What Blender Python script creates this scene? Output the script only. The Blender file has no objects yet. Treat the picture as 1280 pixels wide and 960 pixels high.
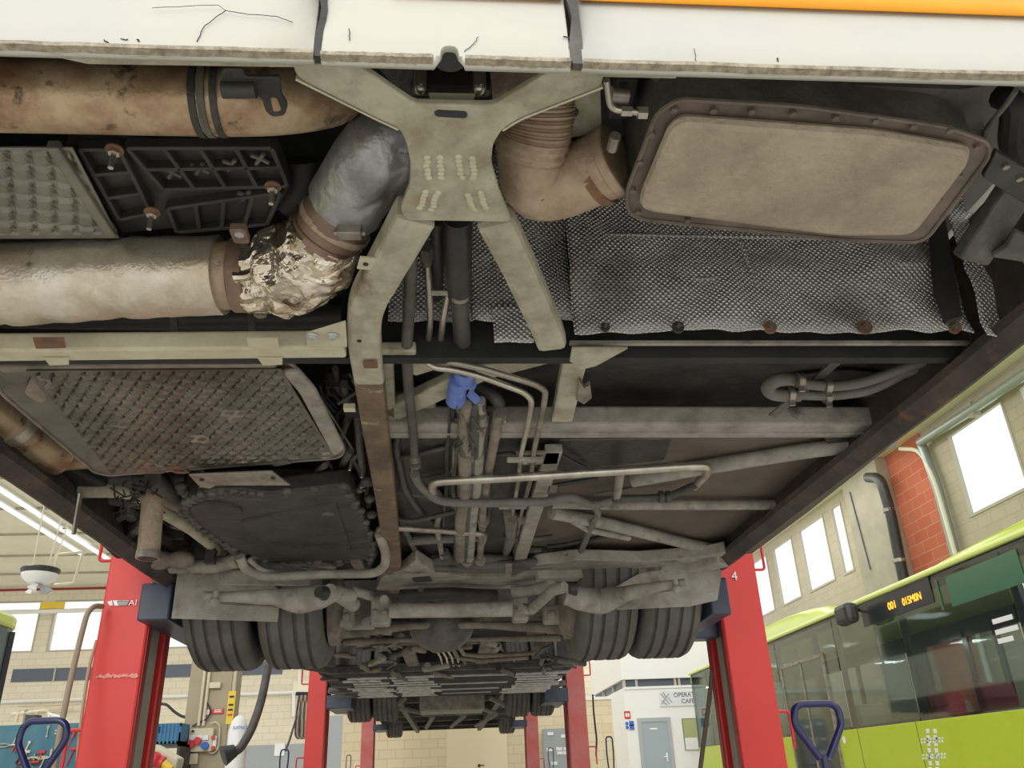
import bpy, bmesh, math, random
from mathutils import Vector, Matrix, noise
random.seed(7)
C = bpy.context.scene.collection
PI = math.pi
H = 0.95                                  # camera height above the workshop floor
# ------------------------------------------------------------------ camera
F = 1026.0
up = Vector((551-640, 480+1674, -F)).normalized()
fw = Vector((558-640, 480-972, -F)); fw = (fw-up*fw.dot(up)).normalized()
rt = fw.cross(up)
RW = Matrix((rt, fw, up))                 # camera -> world
cam = bpy.data.cameras.new('camera'); camo = bpy.data.objects.new('camera', cam); C.objects.link(camo)
camo.matrix_world = Matrix.Translation((0, 0, H)) @ RW.to_4x4()
cam.sensor_width = 36; cam.lens = F/1280*36; cam.clip_start = .02; cam.clip_end = 300
bpy.context.scene.camera = camo
def P(px, py, z=None, y=None, x=None):
    """point seen at a pixel of the photograph on the level z above the lens, or at distance y / offset x (world, z absolute)"""
    d = RW @ Vector((px-640, 480-py, -F))
    t = z/d.z if z is not None else (y/d.y if y is not None else x/d.x)
    v = d*t; v.z += H
    return v
def depth(v): return -(RW.transposed() @ (Vector(v)-Vector((0, 0, H)))).z
def rad(v, wpx): return wpx*.5*depth(v)/F
V = Vector
# ------------------------------------------------------------------ materials
MATS = {}
def mat(name, c, rough=.6, metal=0, c2=None, scale=8, amt=.5, bump=0, bscale=40, c3=None, s3=3, t3=(.55, .7), spec=None, det=6):
    if name in MATS: return MATS[name]
    m = bpy.data.materials.new(name); m.use_nodes = True; nt = m.node_tree; n = nt.nodes; L = nt.links
    b = n['Principled BSDF']; b.inputs['Roughness'].default_value = rough; b.inputs['Metallic'].default_value = metal
    if spec is not None: b.inputs['Specular IOR Level'].default_value = spec
    b.inputs['Base Color'].default_value = (*c, 1)
    tc = n.new('ShaderNodeTexCoord')
    def nz(s, d=det):
        t = n.new('ShaderNodeTexNoise'); t.inputs['Scale'].default_value = s; t.inputs['Detail'].default_value = d
        t.inputs['Roughness'].default_value = .65
        L.new(tc.outputs['Object'], t.inputs['Vector']); return t
    last = None
    def mixc(a, bcol, fac):
        mx = n.new('ShaderNodeMix'); mx.data_type = 'RGBA'
        if a is None: mx.inputs[6].default_value = (*c, 1)
        else: L.new(a, mx.inputs[6])
        mx.inputs[7].default_value = (*bcol, 1); L.new(fac, mx.inputs[0]); return mx.outputs[2]
    def ramp(src, a, bb, hi=1.):
        r = n.new('ShaderNodeMapRange'); r.inputs[1].default_value = a; r.inputs[2].default_value = bb; r.inputs[4].default_value = hi
        L.new(src, r.inputs[0]); return r.outputs[0]
    if c2: last = mixc(last, c2, ramp(nz(scale).outputs['Fac'], .38, .66, amt*1.6 if amt < .6 else 1))
    if c3: last = mixc(last, c3, ramp(nz(s3).outputs['Fac'], t3[0], t3[1], .9))
    if last: L.new(last, b.inputs['Base Color'])
    if bump:
        bp = n.new('ShaderNodeBump'); bp.inputs['Strength'].default_value = bump; bp.inputs['Distance'].default_value = .01
        L.new(nz(bscale, 3).outputs['Fac'], bp.inputs['Height']); L.new(bp.outputs[0], b.inputs['Normal'])
    MATS[name] = m; return m
def brickmat(name, c, c2, mortar, bw=.4, bh=.2, axis='xz', rough=.85, ms=.008):
    m = bpy.data.materials.new(name); m.use_nodes = True; nt = m.node_tree; n = nt.nodes; L = nt.links
    b = n['Principled BSDF']; b.inputs['Roughness'].default_value = rough
    tc = n.new('ShaderNodeTexCoord'); sp = n.new('ShaderNodeSeparateXYZ'); cb = n.new('ShaderNodeCombineXYZ')
    L.new(tc.outputs['Object'], sp.inputs[0]); L.new(sp.outputs['X' if axis == 'xz' else 'Y'], cb.inputs[0]); L.new(sp.outputs['Z'], cb.inputs[1])
    br = n.new('ShaderNodeTexBrick'); L.new(cb.outputs[0], br.inputs['Vector'])
    br.inputs['Color1'].default_value = (*c, 1); br.inputs['Color2'].default_value = (*c2, 1); br.inputs['Mortar'].default_value = (*mortar, 1)
    br.inputs['Scale'].default_value = 1; br.inputs['Brick Width'].default_value = bw; br.inputs['Row Height'].default_value = bh
    br.inputs['Mortar Size'].default_value = ms; br.inputs['Mortar Smooth'].default_value = .3
    L.new(br.outputs['Color'], b.inputs['Base Color']); MATS[name] = m; return m
def shieldmat():
    """embossed aluminium heat shield: fine diamond pattern, dents, soot"""
    m = bpy.data.materials.new('embossed_foil'); m.use_nodes = True; nt = m.node_tree; n = nt.nodes; L = nt.links
    b = n['Principled BSDF']; b.inputs['Metallic'].default_value = .35; b.inputs['Roughness'].default_value = .35
    tc = n.new('ShaderNodeTexCoord')
    def wave(rot):
        mp = n.new('ShaderNodeMapping'); mp.inputs['Rotation'].default_value = (0, rot, 0)
        w = n.new('ShaderNodeTexWave'); w.inputs['Scale'].default_value = 34; w.inputs['Distortion'].default_value = .3; w.bands_direction = 'X'
        L.new(tc.outputs['Object'], mp.inputs[0]); L.new(mp.outputs[0], w.inputs[0]); return w.outputs['Fac']
    mu = n.new('ShaderNodeMath'); mu.operation = 'MULTIPLY'; L.new(wave(.8), mu.inputs[0]); L.new(wave(-.8), mu.inputs[1])
    nz = n.new('ShaderNodeTexNoise'); nz.inputs['Scale'].default_value = 7; nz.inputs['Detail'].default_value = 4; L.new(tc.outputs['Object'], nz.inputs[0])
    ad = n.new('ShaderNodeMath'); ad.operation = 'MULTIPLY_ADD'; ad.inputs[1].default_value = 5.5; L.new(nz.outputs[0], ad.inputs[0]); L.new(mu.outputs[0], ad.inputs[2])
    bp = n.new('ShaderNodeBump'); bp.inputs['Strength'].default_value = .9; bp.inputs['Distance'].default_value = .006
    L.new(ad.outputs[0], bp.inputs['Height']); L.new(bp.outputs[0], b.inputs['Normal'])
    mx = n.new('ShaderNodeMix'); mx.data_type = 'RGBA'; mx.inputs[6].default_value = (.42, .415, .41, 1); mx.inputs[7].default_value = (.95, .94, .93, 1)  # embossing's glint and groove shade put into the base colour
    mr = n.new('ShaderNodeMapRange'); mr.inputs[1].default_value = .05; mr.inputs[2].default_value = .3; L.new(mu.outputs[0], mr.inputs[0]); L.new(mr.outputs[0], mx.inputs[0])
    n2 = n.new('ShaderNodeTexNoise'); n2.inputs['Scale'].default_value = 4.; n2.inputs['Detail'].default_value = 6; L.new(tc.outputs['Object'], n2.inputs[0])
    r2 = n.new('ShaderNodeMapRange'); r2.inputs[1].default_value = .57; r2.inputs[2].default_value = .74; r2.inputs[4].default_value = .75; L.new(n2.outputs[0], r2.inputs[0])
    m2 = n.new('ShaderNodeMix'); m2.data_type = 'RGBA'; m2.inputs[7].default_value = (.2, .17, .13, 1); L.new(mx.outputs[2], m2.inputs[6]); L.new(r2.outputs[0], m2.inputs[0])
    L.new(m2.outputs[2], b.inputs['Base Color']); MATS['shield'] = m; return m
def glassmat(name, tint, gl=.12, grough=.03):
    m = bpy.data.materials.new(name); m.use_nodes = True; nt = m.node_tree; n = nt.nodes; L = nt.links
    for x in list(n):
        if x.type == 'BSDF_PRINCIPLED': n.remove(x)
    o = n['Material Output']; t = n.new('ShaderNodeBsdfTransparent'); t.inputs[0].default_value = (*tint, 1)
    g = n.new('ShaderNodeBsdfGlossy'); g.inputs['Roughness'].default_value = grough
    lw = n.new('ShaderNodeLayerWeight'); lw.inputs[0].default_value = .25; f = n.new('ShaderNodeMapRange'); f.inputs[1].default_value = 0; f.inputs[2].default_value = 1; f.inputs[3].default_value = gl; f.inputs[4].default_value = min(1, gl*2.5); L.new(lw.outputs['Facing'], f.inputs[0])
    mx = n.new('ShaderNodeMixShader'); L.new(f.outputs[0], mx.inputs[0]); L.new(t.outputs[0], mx.inputs[1]); L.new(g.outputs[0], mx.inputs[2])
    L.new(mx.outputs[0], o.inputs[0]); MATS[name] = m; return m
def emit(name, c, s):
    m = bpy.data.materials.new(name); m.use_nodes = True; b = m.node_tree.nodes['Principled BSDF']
    b.inputs['Base Color'].default_value = (*c, 1); b.inputs['Emission Color'].default_value = (*c, 1); b.inputs['Emission Strength'].default_value = s
    MATS[name] = m; return m
olive = mat('olive_frame_paint', (.50, .48, .38), .5, 0, (.30, .27, .19), 14, .7, .3, 60, (.13, .095, .06), 8, (.62, .72))
olivep = mat('pale_frame_paint', (.62, .6, .46), .5, 0, (.42, .38, .26), 10, .4, .1, 60, (.2, .14, .08), 6, (.66, .76))
rusty = mat('rusty_frame_rail', (.22, .15, .09), .6, 0, (.075, .052, .04), 8, .8, .5, 50, (.45, .40, .27), 13, (.62, .7))
white = mat('cracked_white_paint', (.60, .595, .53), .4, 0, (.55, .55, .525), 3, .5, .1, 30, (.36, .32, .24), 13, (.72, .8))
edge = mat('scuffed_bumper_edge', (.48, .43, .33), .8, 0, (.22, .19, .14), 60, .7, .5, 90)
orange = mat('orange_reflective_tape', (.88, .34, .003), .5, 0, (.88, .40, .01), 6, .5)
tanpipe = mat('scorched_steel', (.58, .45, .30), .36, .45, (.27, .15, .08), 9, .8, .2, 60, (.05, .03, .02), 16, (.58, .66))
silverwrap = mat('silver_heat_wrap', (.78, .74, .66), .28, .65, (.50, .40, .28), 7, .7, .22, 120, (.13, .09, .06), 8, (.63, .72))
foil = mat('crumpled_foil', (.82, .76, .66), .2, .95, (.42, .33, .22), 10, .7, .6, 30, (.1, .07, .05), 18, (.6, .7))
greywrap = mat('grey_foil_sleeve', (.46, .47, .48), .38, .6, (.22, .22, .22), 9, .6, .5, 22)
brownband = mat('brown_steel_band', (.20, .13, .10), .5, .5, (.34, .24, .18), 12, .6, .1)
cast = mat('tan_cast_steel', (.50, .40, .30), .45, .2, (.33, .23, .16), 13, .7, .35, 70, (.2, .08, .04), 10, (.6, .68))
muf = mat('dusty_muffler', (.47, .41, .32), .6, .1, (.33, .27, .205), 7, .8, .5, 70, (.27, .21, .16), 4.5, (.6, .76))
mufrim = mat('muffler_rim', (.2, .16, .13), .6, .2, (.12, .1, .085), 12, .6, .2)
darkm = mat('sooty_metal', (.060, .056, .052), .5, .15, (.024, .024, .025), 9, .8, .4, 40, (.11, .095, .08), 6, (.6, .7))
darkg = mat('dusty_dark_grey', (.135, .127, .115), .6, 0, (.05, .048, .045), 9, .8, .35, 40)
black = mat('black_plastic', (.022, .024, .026), .45, 0, (.05, .048, .044), 12, .5, .1)
void = mat('engine_bay_black', (.012, .014, .017), .7, 0, (.03, .03, .03), 6, .5, .3, 20)
waffle = mat('waffle_panel', (.20, .18, .15), .3, .6, (.09, .08, .066), 6, .8, .1, 30, (.21, .165, .135), 5, (.64, .74))
waffg = mat('grey_waffle_panel', (.27, .26, .215), .38, .45, (.17, .16, .13), 6, .6, .1, 30)
dustg = mat('dusty_chassis_grey', (.40, .375, .335), .75, 0, (.23, .21, .185), 10, .8, .35, 50, (.09, .08, .07), 7, (.6, .72))
dustb = mat('dusty_chassis_brown', (.29, .25, .205), .75, 0, (.14, .12, .10), 9, .8, .35, 50)
panelb = mat('brown_floor_panel', (.165, .135, .108), .8, 0, (.11, .09, .073), 3, .6, .1, 20)
steel = mat('bright_steel', (.66, .63, .57), .3, .85, (.4, .36, .3), 14, .5)
steeld = mat('dull_steel', (.42, .39, .34), .4, .7, (.22, .19, .16), 14, .6)
galv = mat('galvanised_bolt', (.62, .66, .68), .3, .8)
rubber = mat('black_rubber_hose', (.055, .055, .054), .5, 0, (.11, .105, .095), 12, .5, .1)
hose = mat('dusty_grey_hose', (.19, .18, .165), .6, 0, (.12, .11, .1), 12, .5, .1)
tyre = mat('dusty_tyre_rubber', (.15, .143, .134), .8, 0, (.10, .095, .088), 8, .6, .15)
skirtb = mat('stained_skirt_inside', (.080, .060, .050), .5, 0, (.025, .021, .022), 7, .8, .3, 30, (.20, .11, .06), 9, (.6, .74))
bluet = mat('blue_tape', (.10, .19, .62), .45, 0, (.22, .3, .62), 20, .5, .3)
rust = mat('rust', (.24, .12, .065), .7, 0, (.13, .07, .045), 20, .6)
bell = mat('black_bellows', (.07, .07, .07), .45, 0, (.035, .035, .036), 9, .6, .2)
bellg = mat('grey_bellows_patch', (.68, .68, .68), .4, .2, (.22, .23, .23), 14, .7)
redp = mat('red_lift_paint', (.72, .035, .03), .38, 0, (.64, .04, .035), 2, .5, 0, 30, (.55, .1, .09), 14, (.74, .8))
redf = mat('faded_red_paint', (.62, .10, .09), .45, 0, (.62, .2, .2), 2, .6)
redd = mat('dark_red_paint', (.32, .02, .03), .4, 0, (.22, .02, .02), 6, .5)
rail = mat('grey_rail', (.38, .37, .32), .5, .2, (.26, .25, .22), 5, .5)
navy = mat('navy_lift_paint', (.035, .045, .085), .4, .1, (.06, .07, .10), 6, .5, .1, 30, (.3, .3, .3), 16, (.72, .8))
navyg = mat('navy_gloss', (.018, .022, .10), .18, 0)
lime = mat('lime_bus_paint', (.50, .62, .03), .25, 0, (.44, .56, .025), 2, .4)
limel = mat('pale_lime_roof', (.66, .76, .20), .22, 0)
bwin = mat('bus_window_frame', (.03, .035, .038), .2)
seatm = mat('grey_bus_seat', (.26, .25, .22), .8); seatr = mat('red_bus_seat', (.3, .06, .08), .8)
conc = mat('raw_concrete', (.44, .41, .34), .85, 0, (.36, .335, .28), 2, .6, .2, 20)
floorm = mat('workshop_floor', (.62, .60, .55), .55, 0, (.5, .48, .44), 1.2, .6)
ceilm = mat('ceiling_panel', (.84, .82, .70), .8, 0, (.76, .74, .6), 1, .5)
cream = mat('cream_door_paint', (.84, .75, .53), .7)
whitew = mat('white_office_wall', (.86, .87, .86), .7)
greyd = mat('grey_door_paint', (.36, .43, .48), .5)
greyb = mat('grey_cabinet_paint', (.36, .39, .42), .5)
winf = mat('window_frame_grey', (.5, .47, .4), .6)
dbl = mat('slate_blue_strip', (.10, .12, .17), .4)
blueb = mat('blue_plastic', (.03, .16, .33), .5, 0, (.05, .22, .4), 3, .5)
tealb = mat('tool_board_blue', (.05, .17, .24), .6, 0, (.08, .22, .3), 3, .5)
plw = mat('white_plastic', (.85, .86, .87), .4); plc = mat('cream_plastic', (.66, .61, .46), .5); plr = mat('red_plastic', (.65, .04, .05), .4)
pipeg = mat('grey_green_pipe', (.33, .38, .36), .35, .4); yel = mat('yellow_sign', (.85, .6, .05), .5)
ink = mat('print_ink', (.03, .03, .04), .6); inkb = mat('blue_print', (.04, .16, .55), .6); inkg = mat('grey_print', (.36, .38, .40), .6)
block = brickmat('cream_block_wall', (.74, .64, .44), (.79, .69, .49), (.60, .51, .35))
blockf = brickmat('pale_block_wall', (.76, .70, .56), (.80, .74, .60), (.60, .54, .43))
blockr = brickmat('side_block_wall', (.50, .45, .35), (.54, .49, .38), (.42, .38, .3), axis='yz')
redbrick = brickmat('red_block_wall', (.52, .13, .07), (.58, .17, .10), (.55, .3, .22), axis='yz', bh=.22, bw=.5)
shield = shieldmat()
gl = glassmat('tinted_bus_glass', (.62, .70, .68), .13, .05); glc = glassmat('clear_glass', (.95, .97, .97), .03); gls = glassmat('windscreen_glass', (.62, .75, .72), .2)
led = emit('amber_led', (1, .32, .02), 2.2); tubem = emit('fluorescent_tube', (.95, .98, .9), .8)
# ------------------------------------------------------------------ mesh building
def fillet(pts, r, n=5):
    if r <= 0 or len(pts) < 3: return [V(p) for p in pts]
    out = [V(pts[0])]
    for a, b, c in zip(pts, pts[1:], pts[2:]):
        a, b, c = V(a), V(b), V(c); u = a-b; w = c-b
        rr = min(r, u.length*.48, w.length*.48)
        if rr < 1e-5: out.append(b); continue
        p0 = b+u.normalized()*rr; p1 = b+w.normalized()*rr
        for i in range(n+1):
            t = i/n; out.append(p0*(1-t)**2+b*2*t*(1-t)+p1*t*t)
    out.append(V(pts[-1])); return out
class MB:
    def __init__(s): s.b = bmesh.new()
    def face(s, vs, sm=False):
        try:
            f = s.b.faces.new(vs); f.smooth = sm; return f
        except ValueError: return None
    def box(s, lo, hi):
        lo, hi = V(lo), V(hi)
        v = [s.b.verts.new((x, y, z)) for z in (lo.z, hi.z) for y in (lo.y, hi.y) for x in (lo.x, hi.x)]
        for q in ((0, 2, 3, 1), (4, 5, 7, 6), (0, 1, 5, 4), (2, 6, 7, 3), (0, 4, 6, 2), (1, 3, 7, 5)): s.face([v[i] for i in q])
        return s
    def prism(s, bot, d):
        """closed polygon of points extruded along vector d"""
        d = V(d); a = [s.b.verts.new(V(p)) for p in bot]; b = [s.b.verts.new(V(p)+d) for p in bot]; n = len(a)
        s.face(a[::-1]); s.face(b)
        for i in range(n): s.face([a[i], a[(i+1) % n], b[(i+1) % n], b[i]])
        return s
    def sweep(s, path, sec, sm=False, caps=True, upv=None, scale=None):
        path = [V(p) for p in path]; rings = []; n = len(path); t0 = None; X = None
        for i, p in enumerate(path):
            t = ((path[min(i+1, n-1)]-path[max(i-1, 0)])).normalized()
            if upv is not None:
                X = t.cross(V(upv)); X = X.normalized() if X.length > 1e-4 else V((1, 0, 0)); Y = X.cross(t)
            else:
                if X is None:
                    X = t.orthogonal().normalized()
                else:
                    X = (X-t*X.dot(t)).normalized()
                Y = t.cross(X)
            k = scale(i/(n-1), i) if scale else 1
            rings.append([s.b.verts.new(p+X*(a*k)+Y*(b*k)) for a, b in sec])
        m = len(sec)
        for r0, r1 in zip(rings, rings[1:]):
            for j in range(m): s.face([r0[j], r0[(j+1) % m], r1[(j+1) % m], r1[j]], sm)
        if caps: s.face(rings[0][::-1]); s.face(rings[-1])
        return s
    def tube(s, path, r, n=12, fil=.03, scale=None, caps=True):
        sec = [(r*math.cos(2*PI*i/n), r*math.sin(2*PI*i/n)) for i in range(n)]
        return s.sweep(fillet(path, fil), sec, True, caps, scale=scale)
    def beam(s, path, w, h, upv=(0, 0, 1), fil=0):
        return s.sweep(fillet(path, fil), [(-w/2, -h/2), (w/2, -h/2), (w/2, h/2), (-w/2, h/2)], False, True, upv)
    def ell(s, c, r, seg=12, ring=8):
        c = V(c); r = V(r) if not isinstance(r, (int, float)) else V((r, r, r)); rows = []
        for i in range(ring+1):
            a = PI*i/ring; rows.append([s.b.verts.new(c+V((r.x*math.sin(a)*math.cos(2*PI*j/seg), r.y*math.sin(a)*math.sin(2*PI*j/seg), r.z*math.cos(a)))) for j in range(seg)] if 0 < i < ring else [s.b.verts.new(c+V((0, 0, r.z*math.cos(a))))])
        for i in range(ring):
            A, B = rows[i], rows[i+1]
            for j in range(seg):
                k = (j+1) % seg
                if len(A) == 1: s.face([A[0], B[j], B[k]], True)
                elif len(B) == 1: s.face([A[j], B[0], A[k]], True)
                else: s.face([A[j], B[j], B[k], A[k]], True)
        return s
    def cyl(s, a, b, r, n=16, r2=None):
        a, b = V(a), V(b); t = (b-a).normalized(); X = t.orthogonal().normalized(); Y = t.cross(X); r2 = r if r2 is None else r2
        A = [s.b.verts.new(a+X*(r*math.cos(2*PI*i/n))+Y*(r*math.sin(2*PI*i/n))) for i in range(n)]
        B = [s.b.verts.new(b+X*(r2*math.cos(2*PI*i/n))+Y*(r2*math.sin(2*PI*i/n))) for i in range(n)]
        s.face(A[::-1]); s.face(B)
        for i in range(n): s.face([A[i], A[(i+1) % n], B[(i+1) % n], B[i]], n > 8)
        return s
    def revolve(s, c, prof, n=48, axis='x'):
        c = V(c); rings = []
        for (x, r) in prof:
            rings.append([s.b.verts.new(c+(V((x, r*math.cos(2*PI*i/n), r*math.sin(2*PI*i/n))) if axis == 'x' else V((r*math.cos(2*PI*i/n), r*math.sin(2*PI*i/n), x)))) for i in range(n)])
        for a, b in zip(rings, rings[1:]):
            for i in range(n): s.face([a[i], a[(i+1) % n], b[(i+1) % n], b[i]], True)
        s.face(rings[0][::-1]); s.face(rings[-1]); return s
    def grid(s, fn, nu, nv, thick=None, sm=True):
        g = [[s.b.verts.new(fn(i/nu, j/nv)) for j in range(nv+1)] for i in range(nu+1)]
        for i in range(nu):
            for j in range(nv): s.face([g[i][j], g[i+1][j], g[i+1][j+1], g[i][j+1]], sm)
        return s
def root_of(o):
    while o.parent: o = o.parent
    return o
def obj(name, m, material, parent=None, label=None, bev=0, solid=0, sub=0):
    off = root_of(parent).location if parent else V((0, 0, 0))
    if parent is None:      # origin at the middle of its base
        xs = [v.co.copy() for v in m.b.verts]
        off = V(((min(p.x for p in xs)+max(p.x for p in xs))/2, (min(p.y for p in xs)+max(p.y for p in xs))/2, min(p.z for p in xs)))
    bmesh.ops.translate(m.b, verts=m.b.verts, vec=-off)
    bmesh.ops.recalc_face_normals(m.b, faces=m.b.faces)
    me = bpy.data.meshes.new(name); m.b.to_mesh(me); m.b.free()
    if len(me.polygons) and any(p.use_smooth for p in me.polygons): me.set_sharp_from_angle(angle=.62)
    me.materials.append(material)
    o = bpy.data.objects.new(name, me); C.objects.link(o)
    if parent: o.parent = parent
    else: o.location = off
    if label: o['label'] = label
    if solid:
        k = o.modifiers.new('s', 'SOLIDIFY'); k.thickness = solid; k.offset = 0
    if bev:
        k = o.modifiers.new('b', 'BEVEL'); k.width = bev; k.segments = 2; k.limit_method = 'ANGLE'; k.angle_limit = .6
    if sub:
        k = o.modifiers.new('u', 'SUBSURF'); k.levels = sub; k.render_levels = sub
    return o
def thing(name, loc, label, cat, group=None):
    o = bpy.data.objects.new(name, None); C.objects.link(o); o.location = loc; o.empty_display_size = .2
    o['label'] = label; o['category'] = cat
    if group: o['group'] = group
    return o
def tag(o, label, cat, group=None):
    o['label'] = label; o['category'] = cat
    if group: o['group'] = group
    return o
def struct(name, m, material, parent=None, **k):
    o = obj(name, m, material, parent, **k)
    if parent is None: o['kind'] = 'structure'
    return o
def text(name, s, size, M4, material, parent=None, ext=.001):
    cu = bpy.data.curves.new(name, 'FONT'); cu.body = s; cu.size = size; cu.align_x = 'CENTER'; cu.align_y = 'CENTER'; cu.extrude = ext
    t = bpy.data.objects.new(name, cu); C.objects.link(t)
    me = bpy.data.meshes.new_from_object(t); bpy.data.objects.remove(t); bpy.data.curves.remove(cu)
    me.transform(M4); off = root_of(parent).location if parent else V((0, 0, 0)); me.transform(Matrix.Translation(-off))
    me.materials.clear(); me.materials.append(material)
    o = bpy.data.objects.new(name, me); C.objects.link(o); o.parent = parent; return o
def XZ(x, y, z, sx=1, lean=0):      # text standing on a wall facing the camera
    return Matrix.Translation((x, y, z)) @ Matrix.Rotation(lean, 4, 'Y') @ Matrix.Rotation(PI/2, 4, 'X') @ Matrix.Diagonal((sx, 1, 1, 1))
def rnd(pts, r, n=4):               # round the corners of a closed polygon
    out = []; m = len(pts)
    for i in range(m):
        a, b, c = V(pts[i-1]), V(pts[i]), V(pts[(i+1) % m]); u = a-b; w = c-b
        rr = min(r, u.length*.45, w.length*.45); p0 = b+u.normalized()*rr; p1 = b+w.normalized()*rr
        for k in range(n+1):
            t = k/n; out.append(p0*(1-t)**2+b*2*t*(1-t)+p1*t*t)
    return out
def poly(px, z, r=0):
    p = [P(a, b, z) for a, b in px]
    return rnd(p, r) if r else p
def path(pts): return [P(a, b, z) for a, b, z in pts]
#==========BODY==========
# ================================================================== THE LIFTED ARTICULATED BUS
bus = thing('articulated_bus', (0.01, 7.0, 1.40), 'long white articulated bus raised overhead on the red column lifts, seen from below', 'bus')
YB = .775
def cy(p, y): return P(p[0], p[1], y=y)
# --- rear bumper: three curved panels with a lip; the middle one has a tow notch
def bumper(x0, x1, zl0, zl1, notch=None):
    pr = [(0, 0), (-.004, .012), (-.002, .05), (.004, .12), (.01, .3)]      # y offset, z offset
    m = MB(); n = 160 if notch else 12
    def zb(t): return zl0*(1-t)+zl1*t
    xs = sorted(set([x0+(x1-x0)*i/n for i in range(n+1)]))
    rows = []
    for x in xs:
        t = (x-x0)/(x1-x0); b = zb(t)
        if notch and abs(x-notch[0]) < notch[1]:
            q = (x-notch[0])/notch[1]; b += notch[2]*(1-abs(q)**6)**.5*.55+notch[2]*.45*math.sqrt(max(0, 1-q*q))
        rows.append([m.b.verts.new((x, YB+dy+.06*max(0, abs(x)-.9)**2, max(b, zb(t)+dz) if dz else b)) for dy, dz in pr])
    for a, b in zip(rows, rows[1:]):
        for j in range(len(pr)-1): m.face([a[j], b[j], b[j+1], a[j+1]], True)
    return m
xa, xb, xc, xd = -1.2, P(399, 70, y=YB).x, P(719, 80, y=YB).x, 1.25
zc = 1.770
obj('rear_bumper_panel', bumper(xa, xb-.006, zc, zc), white, bus, 'left bumper panel with a branching crack in its paint', solid=.012)
obj('rear_bumper_panel', bumper(xb+.004, xc-.008, zc-.002, zc-.002, (P(562, 80, y=YB).x, .0175, .034)), white, bus, 'middle bumper panel with an arched tow notch', solid=.012)
rp = bumper(xc+.008, xd, zc-.002, zc-.002)
obj('rear_bumper_panel', rp, white, bus, 'right bumper panel under the orange stripe', solid=.012)
for x0, x1, dz in ((xa, xb-.006, 0), (xb+.004, P(542, 80, y=YB).x, -.002), (P(581, 80, y=YB).x, xc-.008, -.002), (xc+.008, xd, -.002)):
    m = MB(); n = 30
    ps = [V((x0+(x1-x0)*i/n, YB-.0055, zc+dz+.005+random.uniform(-.0008, .0008))) for i in range(n+1)]
    m.sweep(ps, [(-.0015, -.006), (.012, -.006), (.012, .0), (-.0015, .0)], False, True, (0, 0, 1))
    obj('scuffed_lip', m, edge, bus, 'dirty scraped lower edge of the bumper')
for x, w, nm in ((xb, .010, 0), (xc, .017, 1)):      # torn sealant between the panels
    m = MB(); n = 14
    L = [V((x+random.uniform(-.002, .002)-w/2*(.5+.5*math.sin(i*1.3)), YB-.009, zc+.003+.3*i/n)) for i in range(n+1)]
    R_ = [V((x+random.uniform(-.002, .002)+w/2, YB-.009, zc+.003+.3*i/n)) for i in range(n+1)]
    m.prism(L+R_[::-1], (0, .012, 0)); obj('seam_sealant', m, darkg if nm else darkm, bus, 'torn dark sealant in the panel joint')
def crack(pts, r=.0006):
    m = MB(); pp = []
    q = [cy(p, YB-.0105) for p in pts]
    for a, b in zip(q, q[1:]):
        for k in range(5): pp.append(a.lerp(b, k/5)+V((random.uniform(-1, 1)*.001, 0, random.uniform(-1, 1)*.0006)))
    pp.append(q[-1]); m.tube(pp, r, 5, 0); obj('paint_crack', m, ink, bus)
crack([(245, 52), (256, 32), (282, 13)]); crack([(282, 13), (272, 6), (230, 8), (190, 10)], .0004); crack([(282, 13), (310, 18), (345, 20), (366, 28)], .0005)
crack([(130, 50), (136, 54)], .0009); crack([(150, 48), (156, 50), (160, 49)]); crack([(172, 49), (174, 52)], .0009)
crack([(580, 65), (592, 55), (598, 46)], .0005); crack([(704, 46), (712, 47)], .001); crack([(868, 60), (871, 82)], .0004); crack([(972, 72), (973, 77)], .0008); crack([(437, 36), (437, 50)], .0007)
# orange stripe above the white
def stripe(x0, x1):
    m = MB(); n = 10
    def fn(u, v):
        x = x0+(x1-x0)*u; z = 1.8905+(.046)*v; return V((x, YB-.0085+.06*max(0, abs(x)-.9)**2+(.004*v), z))
    return m.grid(fn, n, 2)
for a, b in ((P(490, 0, y=YB).x, xc-.010), (xc+.012, 1.2)):
    obj('reflective_stripe', stripe(a, b), orange, bus, 'orange yellow reflective stripe', solid=.0015)
# tail body and sides above (white body shell around the whole rear and front sections)
m = MB(); m.box((-1.19, .77, 2.06), (1.22, .80, 4.1)); obj('tail_panel', m, white, bus)
m = MB(); m.box((-.75, .762, 3.05), (.8, .78, 3.85)); obj('rear_window', m, bwin, bus, 'dark rear window')
for sx, xx in ((-1, -1.262), (1, 1.285)):
    for y0, y1, nm in ((.80, 6.9, 'rear'), (9.0, 19.8, 'front')):
        m = MB(); m.box((xx-.012, y0, 2.15), (xx+.012, y1, 4.1)); obj('side_panel', m, white, bus)
        m = MB(); m.box((xx-.018, y0+.4, 3.0), (xx+.018, y1-.3, 3.8)); obj('side_window_band', m, bwin, bus, 'dark band of side windows')
for y0, y1 in ((.78, 6.9), (9.0, 19.8)):
    m = MB(); m.box((-1.26, y0, 4.08), (1.28, y1, 4.12)); obj('roof_panel', m, white, bus)
m = MB(); m.box((-1.26, 19.78, 2.0), (1.28, 19.82, 4.1)); obj('front_panel', m, white, bus)
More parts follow.
